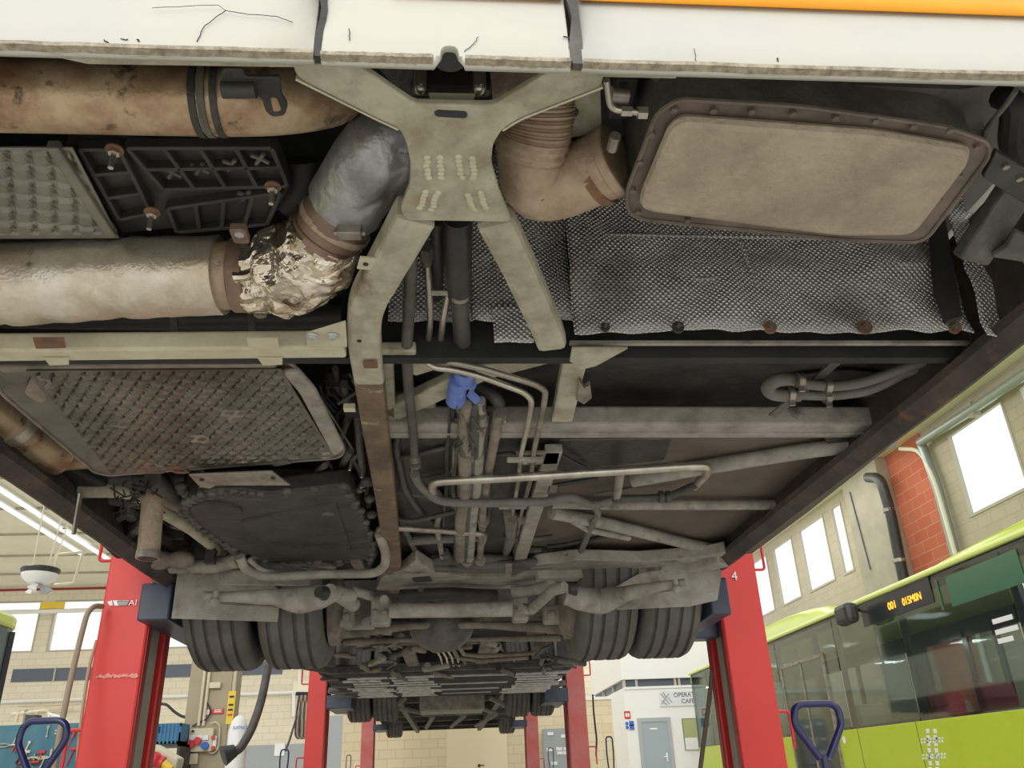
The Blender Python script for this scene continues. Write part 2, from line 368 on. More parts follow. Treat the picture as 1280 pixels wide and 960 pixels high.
# --- side skirts: rolled lower edge, seen from inside
def skirt(x, y0, y1, z0, side, lbl=None):
    m = MB(); s = side
    sec = [(0, 0), (.012, -.002), (.05, .03), (.055, .05), (.02, .045), (.014, .36), (0, .36)]
    ring = []
    n = 16
    for i in range(n+1):
        y = y0+(y1-y0)*i/n; w = noise.noise(V((y*3, s*3, 0)))*.006
        ring.append([m.b.verts.new((x-s*(a), y, z0+b+w*(b < .1))) for a, b in sec])
    k = len(sec)
    for a, b in zip(ring, ring[1:]):
        for j in range(k): m.face([a[j], b[j], b[(j+1) % k], a[(j+1) % k]])
    m.face(ring[0]); m.face(ring[-1]); return m
obj('side_skirt', skirt(-1.262, .82, 3.95, 1.770, -1), skirtb, bus, 'brown stained side skirt, seen from inside')
obj('side_skirt', skirt(1.285, .82, 3.72, 1.770, 1), skirtb, bus, 'dark side skirt, seen from inside')
for sx in (-1, 1):
    xx = -1.262 if sx < 0 else 1.285
    obj('side_skirt', skirt(xx, 4.85, 6.9, 1.80, sx), darkm, bus)
    for y0, y1 in ((9., 9.8), (11.0, 16.3), (17.5, 19.8)): obj('side_skirt', skirt(xx, y0, y1, 1.93, sx), darkm, bus)
m = MB(); m.tube([(1.275, .9, 1.79), (1.277, 2.2, 1.775), (1.272, 2.3, 1.782), (1.27, 3.7, 1.775)], .006, 8, .02); obj('edge_seal', m, black, bus)
# floor of the rear section, above everything
m = MB(); m.box((-1.24, .80, 2.42), (1.27, 6.9, 2.45)); obj('floor_pan', m, void, bus)
# --- engine bay walls
def wallY(px, y, th=.02):       # upright plate facing the tail
    return MB().prism([P(a, b, y=y) for a, b in px], (0, th, 0))
def flatZ(px, z, th=.02, r=0):   # level plate seen from below
    return MB().prism(poly(px, z, r), (0, 0, th))
# heat shield on the bulkhead : slightly bulged, ragged lower flange
def shieldg(x0, x1, zt0, zt1, zb_, y, nu=60, nv=16, seed=0, ybot=0):
    m = MB()
    def fn(u, v):
        x = x0+(x1-x0)*u; z = zb_*(1-v)+(zt0*(1-u)+zt1*u)*v
        if v == 0: z += .012*noise.noise(V((x*14, seed, 0)))
        yy = y+.034*noise.noise(V((x*3.2, z*4, seed)))+.015*noise.noise(V((x*13, z*17, seed)))-.02*math.exp(-((v-.32)/.03)**2)*.35
        return V((x, yy-ybot*(1-v)**4, z))
    return m.grid(fn, nu, nv)
YS = 1.60
zs = P(700, 420, y=YS).z
hs = obj('heat_shield', shieldg(P(716, 400, y=YS).x, P(1205, 400, y=YS).x, 2.4, 2.4, zs, YS, ybot=.03), shield, bus, 'wide embossed silver heat shield screwed to the bulkhead', solid=.004)
obj('heat_shield', shieldg(P(588, 300, y=YS).x, P(712, 300, y=YS).x, 2.4, 2.4, P(600, 395, y=YS).z, YS+.03, 20, 14, 4), shield, bus, 'torn narrow silver heat shield behind the forked frame', solid=.004)
obj('heat_shield', shieldg(P(486, 300, y=YS).x, P(590, 300, y=YS).x, 2.4, 2.4, P(500, 388, y=YS).z, YS+.05, 20, 14, 8), shield, bus, 'silver heat shield behind the hoses', solid=.004)
obj('heat_shield', shieldg(P(618, 424, y=YS-.02).x, P(668, 424, y=YS-.02).x, P(640, 380, y=YS).z, P(640, 380, y=YS).z, P(640, 424, y=YS-.02).z, YS-.02, 8, 8, 3), shield, bus, 'loose torn corner of silver foil', solid=.004)
obj('heat_shield', shieldg(P(1205, 330, y=YS-.06).x, P(1252, 330, y=YS-.06).x, P(1230, 250, y=YS).z, P(1230, 250, y=YS).z, P(1230, 418, y=YS-.06).z, YS-.06, 10, 12, 5), shield, bus, 'dark folded end of the heat shield', solid=.004)
m = MB(); m.box((-1.24, YS+.10, 1.83), (1.27, YS+.13, 2.42)); obj('bulkhead', m, void, bus)
m = MB().prism([P(a, b, y=YS-.07) for a, b in ((1165, 272), (1182, 275), (1203, 395), (1186, 400), (1172, 360))], (0, .02, 0)); obj('shield_strap', m, void, bus)
for px, rr in ((757, 7), (848, 9), (963, 10), (1082, 11), (1194, 10)):   # the plate washers
    c = P(px, 408, y=YS-.035); w = MB()
    w.cyl(c, c+V((0, .008, 0)), rad(c, rr*1.7), 20)
    wo = obj('shield_washer', w, darkm if px < 900 else rust, hs, 'round rusted washer' if px > 900 else 'dark round washer')
    w = MB(); w.cyl(c-V((0, .008, 0)), c+V((0, .001, 0)), rad(c, rr*.7), 6); w.box(c-V((.010, .003, .001)), c+V((.010, 0, .001)))
    obj('screw_head', w, darkg, hs)
# stiffening rib folds on the shield
for a, b in (((730, 292), (1170, 300)), ((735, 342), (905, 350)), ((925, 300), (955, 385)), ((1080, 350), (1130, 395))):
    p0, p1 = P(*a, y=YS-.010), P(*b, y=YS-.010); m = MB()
    m.tube([p0.lerp(p1, i/10)+V((0, random.uniform(-.002, .002), random.uniform(-1, 1)*.003)) for i in range(11)], .0035, 6, 0); obj('shield_fold', m, shield, hs)
# --- muffler box, upper right
ZM = .84
mf = flatZ([(853, 152), (1100, 170), (1216, 190), (1212, 208), (1143, 297), (1050, 298), (815, 268), (800, 262), (802, 245), (836, 165)], ZM, .022, .03)
mo = obj('muffler', mf, muf, bus, 'large dusty tan muffler end pan with rounded corners', bev=.012)
fl = [(848, 124), (1000, 133), (1180, 158), (1236, 178), (1236, 196), (1155, 303), (1060, 300), (800, 274), (784, 262), (784, 238), (822, 140)]
obj('muffler_flange', MB().prism(poly(fl, ZM+.022, .03), (0, 0, .006)), mufrim, mo, 'brown flange studded with bolts', bev=.002)
fr = poly(fl, ZM+.021, .03); m = MB(); m.sweep(fr+[fr[0], fr[1]], [(.004*math.cos(i*PI/3), .004*math.sin(i*PI/3)) for i in range(6)], True); obj('flange_rim', m, mufrim, mo)
body = poly([(850, 120), (1185, 155), (1225, 180), (1150, 296), (1060, 295), (805, 268), (790, 258), (790, 240), (825, 140)], ZM+.030, .03)
obj('muffler_casing', MB().prism(body, (0, 0, .30)), darkg, mo, 'sooty casing above the flange')
for px, py in ((843, 139), (892, 140), (940, 141), (992, 144), (1045, 149), (1095, 153), (1142, 160), (1188, 165), (1222, 186), (1200, 222), (1175, 252), (815, 170), (800, 205), (791, 240), (798, 267), (860, 277)):
    c = P(px, py, ZM+.014); m = MB(); m.cyl(c, c+V((0, 0, .009)), .0055, 6); obj('flange_bolt', m, mufrim, mo)
for pts in ([(905, 262), (960, 268)], [(840, 215), (900, 225), (1000, 250)]):
    pass
# wall behind the muffler, up to the right
obj('engine_bay_side', MB().prism([P(a, b, .93) for a, b in ((812, 95), (1200, 112), (1226, 108), (1232, 180), (850, 140))], (0, 0, .02)), darkg, bus, 'grimy sheet above the muffler flange')
m = MB(); m.tube([P(1270, 113, .84), P(1260, 128, .85), P(1233, 160, .9), P(1230, 175, .95)], .004, 8, .02); obj('bent_rod', m, darkg, bus)
# corner bracket and damper at far right
m = MB().prism([P(a, b, .88) for a, b in ((1228, 222), (1245, 190), (1290, 215), (1290, 262), (1255, 240))], (0, 0, .012)); br = obj('corner_bracket', m, darkm, bus, 'dark folded bracket by the right skirt', bev=.003)
for a, b in ((1258, 210), (1275, 225)):
    c = P(a, b, .875); m = MB(); m.cyl(c, c+V((0, 0, .01)), .006, 6); obj('bracket_bolt', m, steeld, br)
m = MB(); m.beam([P(1285, 215, .95), P(1258, 255, .92), P(1212, 325, .86)], .075, .03); obj('corner_strut', m, darkg, bus, 'flat dark strut slanting to the corner', bev=.006)
m = MB().prism([P(a, b, .85) for a, b in ((1240, 322), (1278, 328), (1290, 345), (1290, 300), (1270, 290), (1258, 310))], (0, 0, .012)); obj('hook_plate', m, darkg, bus, bev=.003)
m = MB(); m.tube([P(1250, 120, .98), P(1268, 128, .95), P(1262, 180, .95), P(1278, 205, .95)], .02, 10, .04); obj('engine_bay_hose', m, void, bus)
# --- cross plate (X shaped), under the middle bumper
ZX = .862
out = [(364, 80), (445, 80), (512, 126), (520, 130), (612, 132), (620, 130), (690, 88), (755, 88), (753, 108), (650, 148), (628, 162), (616, 182), (614, 205), (624, 240), (640, 278), (508, 276), (500, 262), (512, 232), (513, 205), (508, 178), (498, 160), (470, 148), (372, 98)]
xp = obj('cross_frame_plate', MB().prism(poly(out, ZX-.012, .012), (0, 0, .012)), olive, bus, 'grey green X shaped frame plate with a long slot', bev=.003)
for a in ([(445, 80), (512, 127), (520, 131), (612, 133), (620, 131), (690, 88)], [(370, 97), (470, 147), (498, 160)], [(753, 107), (650, 147), (628, 161)]):
    m = MB(); q = [P(px, py, ZX-.006) for px, py in a]; m.sweep(fillet(q, .02), [(-.0015, -.004), (.002, -.004), (.002, .004), (-.0015, .004)], False, True, (0, 0, 1)); obj('plate_rib', m, olivep, xp, 'turned-up rim of the plate')
m = MB(); sl = [P(px, py, ZX-.0135) for px, py in ((546, 138), (582, 140), (585, 144), (582, 148), (546, 146), (542, 142))]; m.prism(rnd(sl, .004), (0, 0, .003)); obj('plate_slot', m, ink, xp, 'dark oblong slot')
for a, b, c, d in ((533, 197, 535, 222), (549, 197, 551, 222), (574, 196, 577, 222), (590, 198, 593, 222), (531, 240, 526, 260), (547, 241, 540, 262), (584, 244, 592, 262), (600, 241, 608, 260)):
    m = MB(); p0, p1 = P(a, b, ZX-.013), P(c, d, ZX-.013)
    for k in range(6): m.ell(p0.lerp(p1, k/5)+V((random.uniform(-1, 1)*.002, 0, 0)), (.006, .006, .003), 8, 5)
    obj('weld_bead', m, olivep, xp)
m = MB().prism([P(a, b, ZX+.03) for a, b in ((540, 128), (590, 129), (594, 120), (536, 119))], (0, 0, .005)); obj('rust_patch_plate', m, olivep, xp)
# tow coupling
tc = obj('tow_coupling', MB().box(P(513, 122, .93)+V((0, -.0, 0)), P(615, 100, .93)+V((0, .02, .08))), black, bus, 'black tow coupling housing with two bolts', bev=.008)
m = MB(); c = P(562, 88, y=.85); m.cyl(c+V((0, -.04, -.015)), c+V((0, -.04, .09)), .020, 20); m.cyl(c+V((0, -.04, -.02)), c+V((0, -.04, -.0)), .024, 20); m.cyl(c+V((0, -.04, .03)), c+V((0, -.04, .036)), .025, 20); obj('tow_pin', m, black, tc, 'ribbed black tow pin')
for px in (525, 599):
    c = P(px, 92, .93); m = MB(); m.cyl(c+V((0, 0, -.03)), c+V((0, 0, .03)), .010, 6); m.ell(c+V((0, 0, -.03)), .009); obj('coupling_bolt', m, steel, tc, 'bright bolt')
m = MB().prism([P(a, b, .95) for a, b in ((470, 82), (516, 82), (516, 125), (505, 120))], (0, 0, .01)); obj('coupling_gusset', m, darkm, bus)
m = MB().prism([P(a, b, .95) for a, b in ((612, 84), (680, 84), (640, 118), (616, 126))], (0, 0, .01)); obj('coupling_gusset', m, rusty, bus)
# rear cross member (thin olive strip directly above bumper lip)
for q in ([(55, 68), (368, 70), (368, 84), (110, 80)], [(750, 84), (845, 88), (845, 98), (750, 96)]):
    m = MB().prism([P(a, b, .845) for a, b in q], (0, 0, .04)); obj('rear_cross_member', m, olive, bus)
m = MB(); m.box((-1.22, .80, 1.90), (1.25, .83, 2.1)); obj('bumper_carrier', m, darkm, bus)
# plate right of the arm with little hydraulic fitting
m = MB().prism([P(a, b, .98) for a, b in ((690, 118), (750, 98), (752, 165), (714, 172), (700, 160))], (0, 0, .01)); q = obj('mounting_plate', m, olive, bus)
c = P(716, 142, .975); m = MB(); m.cyl(c, c+V((0, 0, .01)), .01, 6); obj('plate_bolt', m, navy, q)
m = MB(); m.tube(path([(758, 100, .88), (762, 130, .88), (768, 137, .88), (800, 141, .88)]), .005, 10, .012); o = obj('hydraulic_fitting', m, steel, bus, 'bent bright hydraulic pipe')
m = MB(); c = P(783, 139, .88); m.cyl(c+V((-.008, 0, 0)), c+V((.008, 0, 0)), .008, 6); c = P(802, 141, .88); m.cyl(c+V((-.006, 0, 0)), c+V((.008, 0, 0)), .010, 6); obj('pipe_nut', m, steel, o)
m = MB(); m.cyl(P(764, 118, .93), P(785, 120, .93), .012, 12); obj('sensor_barrel', m, steeld, bus); m = MB(); m.box(P(760, 150, .95), P(800, 100, .95)+V((0, 0, .08))); obj('valve_block', m, black, bus, bev=.004)
# --- legs and rails
def beam_part(name, pts, w, h, material, fil=.05, label=None, bev=.006):
    m = MB(); m.beam(path(pts), w, h, fil=fil); return obj(name, m, material, bus, label, bev=bev)
lg = beam_part('frame_leg', [(521, 262, .885), (492, 315, .885), (456, 378, .885), (455, 420, .885), (462, 470, .885)], .072, .055, olive, .09, 'left leg of the forked frame, pale olive with scraped patches', .010)
beam_part('frame_leg', [(617, 268, .885), (648, 330, .885), (684, 410, .885), (690, 428, .89)], .068, .05, olive, .02, 'right leg of the forked frame ending on the cross member', .014)
rl = beam_part('frame_rail', [(461, 466, .885), (468, 520, .885), (480, 600, .885), (490, 680, .885), (495, 735, .885)], .070, .055, rusty, .05, 'rust brown lengthwise rail', .008)
m = MB(); c = P(463, 455, .852); m.box(c-V((.016, .016, .003)), c+V((.016, .016, 0))); obj('rust_tag', m, rust, rl, 'small red brown tag')
m = MB(); m.cyl(P(449, 427, .855), P(449, 427, .855)+V((0, 0, .01)), .005, 10); obj('rail_hole', m, ink, lg)
m = MB(); a = P(452, 322, .855); m.prism([P(446, 336, .86), P(450, 322, .86), P(472, 324, .86), P(468, 338, .86)], (0, 0, .004)); m2 = obj('side_tab', m, olivep, lg, 'small drilled tab')
m = MB(); c = P(457, 331, .858); m.cyl(c, c+V((0, 0, .003)), .005, 12); obj('tab_hole', m, ink, m2)
# --- exhaust: upper left
ex = obj('exhaust_pipe', MB().tube([P(-330, 114, .95), P(40, 120, .95), P(200, 124, .95), P(335, 126, .95), P(415, 118, 1.03), P(430, 100, 1.2)], .054, 28, .10), tanpipe, bus, 'scorched tan exhaust pipe just under the bumper')
for px, w, mt in ((251, 8, darkm), (262, 6, darkg), (277, 10, darkm)):
    c = P(px, 124, .95); m = MB(); m.tube([c-V((.004, 0, 0)), c+V((.006, 0, 0))], .0575, 28, 0); obj('pipe_clamp', m, mt, ex, 'dark clamp ring')
m = MB().prism(rnd([P(a, b, .86) for a, b in ((277, 86), (305, 86), (306, 96), (350, 96), (352, 118), (360, 132), (356, 145), (340, 147), (332, 140), (326, 122), (277, 120))], .006), (0, 0, .006)); hb = obj('hanger_bracket', m, darkm, ex, 'dark hanger bracket with a slotted foot', bev=.002)
c = [P(a, b, .8585) for a, b in ((338, 122), (346, 122), (352, 138), (342, 140))]; m = MB().prism(rnd(c, .004), (0, 0, .002)); obj('bracket_slot', m, tanpipe, hb)
m = MB(); m.cyl(P(278, 112, .857), P(320, 112, .857), .012, 12); obj('bracket_rubber', m, black, hb)
# flexible pipe and elbow (right of plate)
fx = [P(672, 90, 1.02), P(672, 150, .97), P(662, 195, .94)]
nn = 90; ff = fillet(fx, .08, 6); LL = [ff[0]]
for a, b in zip(ff, ff[1:]):
    for k in range(1, 13): LL.append(a.lerp(b, k/12))
m = MB(); rr0 = rad(P(665, 165, .95), 92)
m.tube(LL, rr0, 28, 0, scale=lambda t, i: 1+.035*math.sin(t*2*PI*17)); fxo = obj('flexible_pipe', m, cast, bus, 'ribbed flexible exhaust pipe')
el = [P(664, 180, .955), P(668, 236, .93), P(700, 232, .93), P(766, 203, .93)]
m = MB(); m.tube(el, rad(P(680, 230, .94), 84), 28, .16); eo = obj('exhaust_elbow', m, cast, bus, 'tan rust streaked exhaust elbow')
m = MB(); c0, c1 = P(742, 216, .93), P(752, 211, .93); m.tube([c0, c1], rad(c0, 90), 28, 0); obj('rust_band', m, rust, eo, 'brown rusty joint band')
m = MB(); c0, c1 = P(762, 205, .93), P(774, 199, .93); m.tube([c0, c1], rad(c0, 92), 28, 0); obj('band_clamp', m, cast, eo, 'wide band clamp', bev=.003)
m = MB(); c = P(767, 178, .885); m.cyl(c-V((0, .015, 0)), c+V((0, .015, 0)), .009, 10); obj('clamp_bolt', m, steeld, eo)
# --- left: grey waffle panel, black ribbed tray
def pillow(quad, nu, nv, z, amp, skew=0., per=7, stagger=False):
    """embossed panel: quad of four pixel corners on level z, nu x nv raised cells"""
    A, B, Cc, D = [P(a, b, z) for a, b in quad]; m = MB()
    def fn(u, v):
        p = (A.lerp(B, u)).lerp(D.lerp(Cc, u), v)
        a = (u*nu+skew*v*nv) % 1; b = (v*nv-skew*.35*u*nu) % 1
        e = min(a, 1-a, 1.); f = min(b, 1-b)
        h = min(1, e*5)*min(1, f*5); ed = min(u, 1-u)*nu; ed2 = min(v, 1-v)*nv
        if ed < .25 or ed2 < .25: h = 1
        return p-V((0, 0, amp*h))
    return m.grid(fn, nu*per, nv*per, sm=False)
obj('waffle_panel', pillow([(-240, 178), (92, 178), (150, 292), (-160, 293)], 12, 6, 1.0, .010, .35, 8), waffg, bus, 'grey waffle pressed panel, upper left', solid=.003)
m = MB(); m.beam([P(66, 180, .99), P(140, 293, .99)], .022, .02); obj('panel_flange', m, waffg, bus, 'plain grey rim of the waffle panel', bev=.004)
ty = [(82, 180), (250, 176), (342, 178), (364, 232), (350, 262), (335, 275), (152, 292)]
tr = obj('ribbed_tray', flatZ(ty, 1.02, .03), black, bus, 'black ribbed plastic tray with three studs', bev=.004)
def ribs(A, B, Cc, D, nu, nv):
    a, b, c, d = [P(*q, 1.012) for q in (A, B, Cc, D)]
    for i in range(nu+1):
        t = i/nu; m = MB(); m.beam([a.lerp(b, t), d.lerp(c, t)], .009, .022); obj('tray_rib', m, black, tr, bev=.002)
    for i in range(nv+1):
        t = i/nv; m = MB(); m.beam([a.lerp(d, t), b.lerp(c, t)], .009, .022); obj('tray_rib', m, black, tr, bev=.002)
ribs((160, 180), (340, 180), (360, 228), (205, 232), 4, 2); ribs((210, 256), (352, 236), (334, 276), (222, 286), 4, 1)
ribs((100, 182), (150, 182), (190, 262), (150, 270), 1, 3)
for px, py in ((215, 215), (250, 210), (290, 205), (325, 198), (308, 244)):
    c = P(px, py, 1.01); m = MB()
    for a in range(4): m.cyl(c, c+V((math.cos(a*PI/2+.6)*.017, math.sin(a*PI/2+.6)*.017, -.002)), .004, 6)
    obj('tray_clip', m, darkg, tr)
for px, py in ((143, 188), (190, 266), (341, 234)):
    c = P(px, py, .985); m = MB(); m.cyl(c, c+V((0, 0, .003)), .015, 20); w = obj('stud_washer', m, rust, tr, 'rusty round washer')
    m = MB(); m.cyl(c+V((0, 0, -.008)), c, .010, 6); m.cyl(c+V((0, 0, -.038)), c, .0048, 10); obj('stud', m, steel, tr, 'bright threaded stud with nut')
# dark engine shapes behind the tray and between pipes
m = MB(); m.tube(path([(380, 200, 1.08), (385, 232, 1.05), (360, 250, 1.05)]), .04, 16, .04); obj('engine_bay_hose', m, void, bus)
m = MB(); m.tube(path([(-40, 402, .99), (200, 400, .99), (430, 398, .99)]), .045, 20, .0); ac = obj('air_tank', m, black, bus, 'long dark cylinder behind the wrapped pipe')
for px in (225, 320):
    c = P(px, 400, .99); m = MB(); m.tube([c-V((.008, 0, 0)), c+V((.008, 0, 0))], .049, 20, 0); obj('tank_strap', m, darkg, ac)
# --- wrapped pipe, clamps, foil elbow, sleeve
ZP = .95
wr = [P(-240, 370, ZP), P(0, 356, ZP), P(150, 348, ZP), P(278, 344, ZP)]
LL = []
for a, b in zip(wr, wr[1:]):
    for k in range(12): LL.append(a.lerp(b, k/12))
LL.append(wr[-1])
m = MB(); m.tube(LL, rad(wr[1], 108), 30, 0, scale=lambda t, i: 1-.05*math.exp(-((t-.66)/.02)**2)-.05*math.exp(-((t-.33)/.02)**2)+.012*noise.noise(V((t*30, 0, 0)))-.08*t)
for v in m.b.verts: v.co += V((0, .5, 1))*(.006*noise.noise(v.co*28))
wp = obj('wrapped_exhaust_pipe', m, silverwrap, bus, 'silver wrapped exhaust pipe with heat stains')
m = MB(); a, b = P(266, 345, ZP), P(298, 344, ZP); m.tube([a, b], rad(a, 86), 30, 0); obj('pipe_sleeve', m, cast, wp, 'pinkish brown pipe sleeve')
m = MB(); a, b = P(292, 344, ZP), P(312, 344, ZP); m.tube([a, b], rad(a, 94), 30, 0); cb = obj('exhaust_clamp', m, brownband, wp, 'dark brown clamp band with a bolt', bev=.003)
m = MB(); c = P(298, 292, .88); m.prism(rnd([c+V(q) for q in ((-.014, -.014, 0), (.014, -.014, 0), (.014, .03, 0), (-.014, .03, 0))], .008), (0, 0, .012)); obj('clamp_ear', m, brownband, wp)
c = P(299, 294, .875); m = MB(); m.cyl(c, c+V((0, 0, .012)), .009, 6); obj('clamp_bolt', m, galv, wp)
c = P(325, 396, .9); m = MB(); m.cyl(c, c+V((0, 0, .012)), .009, 6); m.cyl(c+V((0, 0, .004)), c+V((0, 0, .01)), .014, 12); obj('clamp_bolt', m, steeld, wp)
fe = [P(306, 344, ZP), P(345, 343, ZP), P(395, 325, ZP), P(412, 288, .97)]
ff = fillet(fe, .1, 8); LL = []
for a, b in zip(ff, ff[1:]):
    for k in range(4): LL.append(a.lerp(b, k/4))
LL.append(ff[-1])
m = MB(); m.tube(LL, rad(fe[1], 100), 56, 0, scale=lambda t, i: .93+.2*math.sin(PI*min(1, t*1.05)))
for v in m.b.verts:
    q = v.co*20; w = noise.voronoi(q)[0]; k = (w[1]-w[0]); v.co += V((noise.noise(q*1.1), noise.noise(q*1.3+V((5, 0, 0))), noise.noise(q+V((0, 7, 0)))))*.010+V((0, -.4, -.7))*(.034*(min(k, .6)-.25))
fo = obj('foil_wrapped_elbow', m, foil, bus, 'crumpled shiny foil wrapped elbow')
for p in fo.data.polygons: p.use_smooth = False
c0, c1, c2 = P(405, 300, .96), P(425, 268, .98), P(437, 250, 1.0)
m = MB(); m.tube([c0, c1, c2], rad(c1, 88), 28, 0); vb = obj('joint_collar', m, brownband, bus, 'brown joint collar between foil elbow and grey sleeve')
for k in (.1, .45, .9):
    c = c0.lerp(c2, k); d = (c2-c0).normalized(); m = MB(); m.tube([c-d*.008, c+d*.008], rad(c1, 96), 28, 0); obj('collar_ring', m, cast if k == .45 else brownband, vb, bev=.002)
m = MB(); c = P(437, 296, .9); m.box(c-V((.022, .012, 0)), c+V((.022, .012, .02))); m.cyl(c+V((-.03, 0, .008)), c+V((.03, 0, .008)), .006, 8); obj('vee_clamp_latch', m, steeld, vb, bev=.003)
ff = fillet([P(432, 252, .99), P(462, 205, 1.0), P(500, 160, 1.05), P(520, 130, 1.15)], .05); LL = []
for a, b in zip(ff, ff[1:]):
    for k in range(6): LL.append(a.lerp(b, k/6))
m = MB(); m.tube(LL, rad(P(455, 215, 1.0), 100), 72, 0)
for v in m.b.verts:
    q = v.co; s = (q.x*.6+q.y*.8)*60; v.co += V((.3, -.3, -1))*(.007*abs(math.sin(s*.5+noise.noise(q*6)*5))**.6*(1 if q.x > -.16 else .35)+.004*noise.noise(q*16))
obj('grey_foil_sleeve', m, greywrap, bus, 'smooth grey foil sleeve creased at its upper end')
# --- olive beam across the left
bm = [P(-190, 436, .875), P(432, 430, .875)]
m = MB(); m.beam(bm, .052, .045); ob = obj('cross_beam', m, olivep, bus, 'pale olive square beam across the left side', bev=.006)
for px in (60, 327):
    m = MB().prism([P(a, b, .848) for a, b in ((px-19, 423), (px+20, 423), (px+22, 435), (px-15, 436))], (0, 0, .003)); obj('beam_clip', m, rust if px < 100 else olivep, ob, 'small bent clip on the beam')
    m = MB().prism([P(a, b, .848) for a, b in ((px-5, 448), (px+26, 448), (px+26, 456), (px+2, 457))], (0, 0, .003)); obj('beam_clip', m, olivep, ob)
m = MB().prism([P(a, b, .848) for a, b in ((383, 417), (432, 402), (434, 434), (384, 434))], (0, 0, .004)); gp = obj('beam_end_gusset', m, olivep, ob, 'bolted end gusset', bev=.001)
for px in (390, 415):
    c = P(px, 424, .838); m = MB(); m.cyl(c+V((0, 0, .006)), c+V((0, 0, .009)), .013, 18); m.cyl(c, c+V((0, 0, .007)), .009, 6); obj('gusset_bolt', m, galv, gp, 'bright hexagon bolt', bev=.001)
# --- lower waffle undertray
ZU = .90
m = pillow([(34, 458), (352, 456), (418, 566), (138, 590)], 17, 16, ZU-.012, .010, .75, 6)
ut = obj('waffle_undertray', m, waffle, bus, 'dark waffle pressed heat shield tray with rounded rim', solid=.003)
oc = poly([(-6, 455), (360, 450), (384, 474), (431, 562), (425, 572), (135, 594), (118, 590), (2, 492), (-4, 480)], ZU-.007, .03)
obj('tray_base', MB().prism(oc, (0, 0, .012)), waffle, ut, 'plain outer rim of the tray', bev=.004)
m = MB(); q = [P(362, 462, ZU-.014), P(384, 486, ZU-.016), P(422, 560, ZU-.016), P(400, 570, ZU-.012)]; m.beam(q, .045, .016, fil=.03); obj('tray_rim', m, dustg, ut, 'rounded grey rim', bev=.007)
m = MB(); m.beam([P(0, 460, ZU-.012), P(345, 456, ZU-.012)], .03, .014); obj('tray_rim', m, dustb, ut, bev=.005)
m = MB(); q = oc+[oc[0]]; m.tube(q, .005, 8, 0); obj('tray_edge', m, dustb, ut)
for q in ([(40, 470), (60, 470), (70, 490), (50, 505), (30, 492)], [(140, 522), (165, 524), (160, 536), (135, 533)], [(275, 512), (308, 514), (300, 528), (278, 524)], [(236, 543), (262, 545), (260, 555), (238, 554)]):
    m = MB().prism(poly(q, ZU-.021, .02), (0, 0, .004)); obj('pressed_pad', m, dustb, ut, 'flat pressed patch')
for px, py in ((190, 586), (222, 586)):
    c = P(px, py, ZU-.02); m = MB(); w = .028; q = [c+V((-w, -.02, 0)), c+V((w*.6, -.02, 0)), c+V((w, .03, 0)), c+V((-w*.5, .03, 0)), c+V((-w, -.02, 0)), c+V((-w*.5, -.02, 0))]
    m.tube(q, .005, 8, .012); obj('fixing_loop', m, rust, ut, 'rusty fixing loop')
m = MB(); m.beam([P(340, 578, ZU-.02), P(362, 574, ZU-.02)], .03, .02); obj('fixing_block', m, darkg, ut, bev=.003)
m = MB().prism([P(a, b, .845) for a, b in ((236, 594), (340, 590), (363, 607), (270, 607), (262, 611), (250, 609))], (0, 0, .006)); st = obj('bracket_strip', m, steeld, bus, 'bright flat bracket strip under the tray', bev=.001)
for px, py in ((341, 599), (252, 601)):
    c = P(px, py, .840); m = MB(); m.cyl(c, c+V((0, 0, .008)), .007, 8); obj('strip_rivet', m, darkm, st)
# tan silencer end at the left edge
m = MB(); m.tube([P(-60, 470, .98), P(10, 528, .98), P(62, 562, .98), P(112, 572, .99)], .075, 28, .06, scale=lambda t, i: 1 if t < .85 else 1-.5*(t-.85)/.15); ss = obj('side_silencer', m, tanpipe, bus, 'tan silencer end beside the waffle tray')
c = P(22, 530, .98); d = V((.9, .45, 0)).normalized(); m = MB(); m.tube([P(5, 520, .98), P(14, 528, .98)], .079, 28, 0); obj('silencer_band', m, silverwrap, ss)
# dark longitudinal clutter left of silencer and between
for q, r_, mt in (([(60, 595, .98), (200, 600, .97), (235, 600, .97)], .05, black), ([(100, 612, .93), (160, 612, .93), (240, 660, .93), (290, 700, .92)], .028, olive), ([(190, 598, .93), (235, 630, .93), (300, 690, .9)], .03, darkg),
                  ([(0, 560, .95), (60, 600, .95), (150, 690, .95)], .03, void), ([(100, 620, .98), (250, 640, .98), (330, 660, .98)], .02, darkg)):
    m = MB(); m.tube(path(q), r_, 12, .05); obj('chassis_tube', m, mt, bus)
m = MB(); m.beam([P(101, 616, .86), P(92, 668, .74)], .022, .006, (1, 0, 0)); obj('hanging_strap', m, steeld, bus, 'flat metal strap hanging by the left skirt')
for q in ([(118, 660, .92), (160, 640, .95), (195, 670, .95), (230, 690, .95)], [(155, 672, .9), (178, 655, .92)], [(215, 655, .95), (270, 668, .95)], [(190, 715, .88), (230, 700, .88)]):
    m = MB(); m.beam(path(q), .035, .03, fil=.02); obj('chassis_bracket', m, darkg, bus, bev=.006)
m = MB(); m.beam([P(120, 605, .95), P(-30, 540, .98)], .12, .04); obj('side_member', m, void, bus, bev=.01)
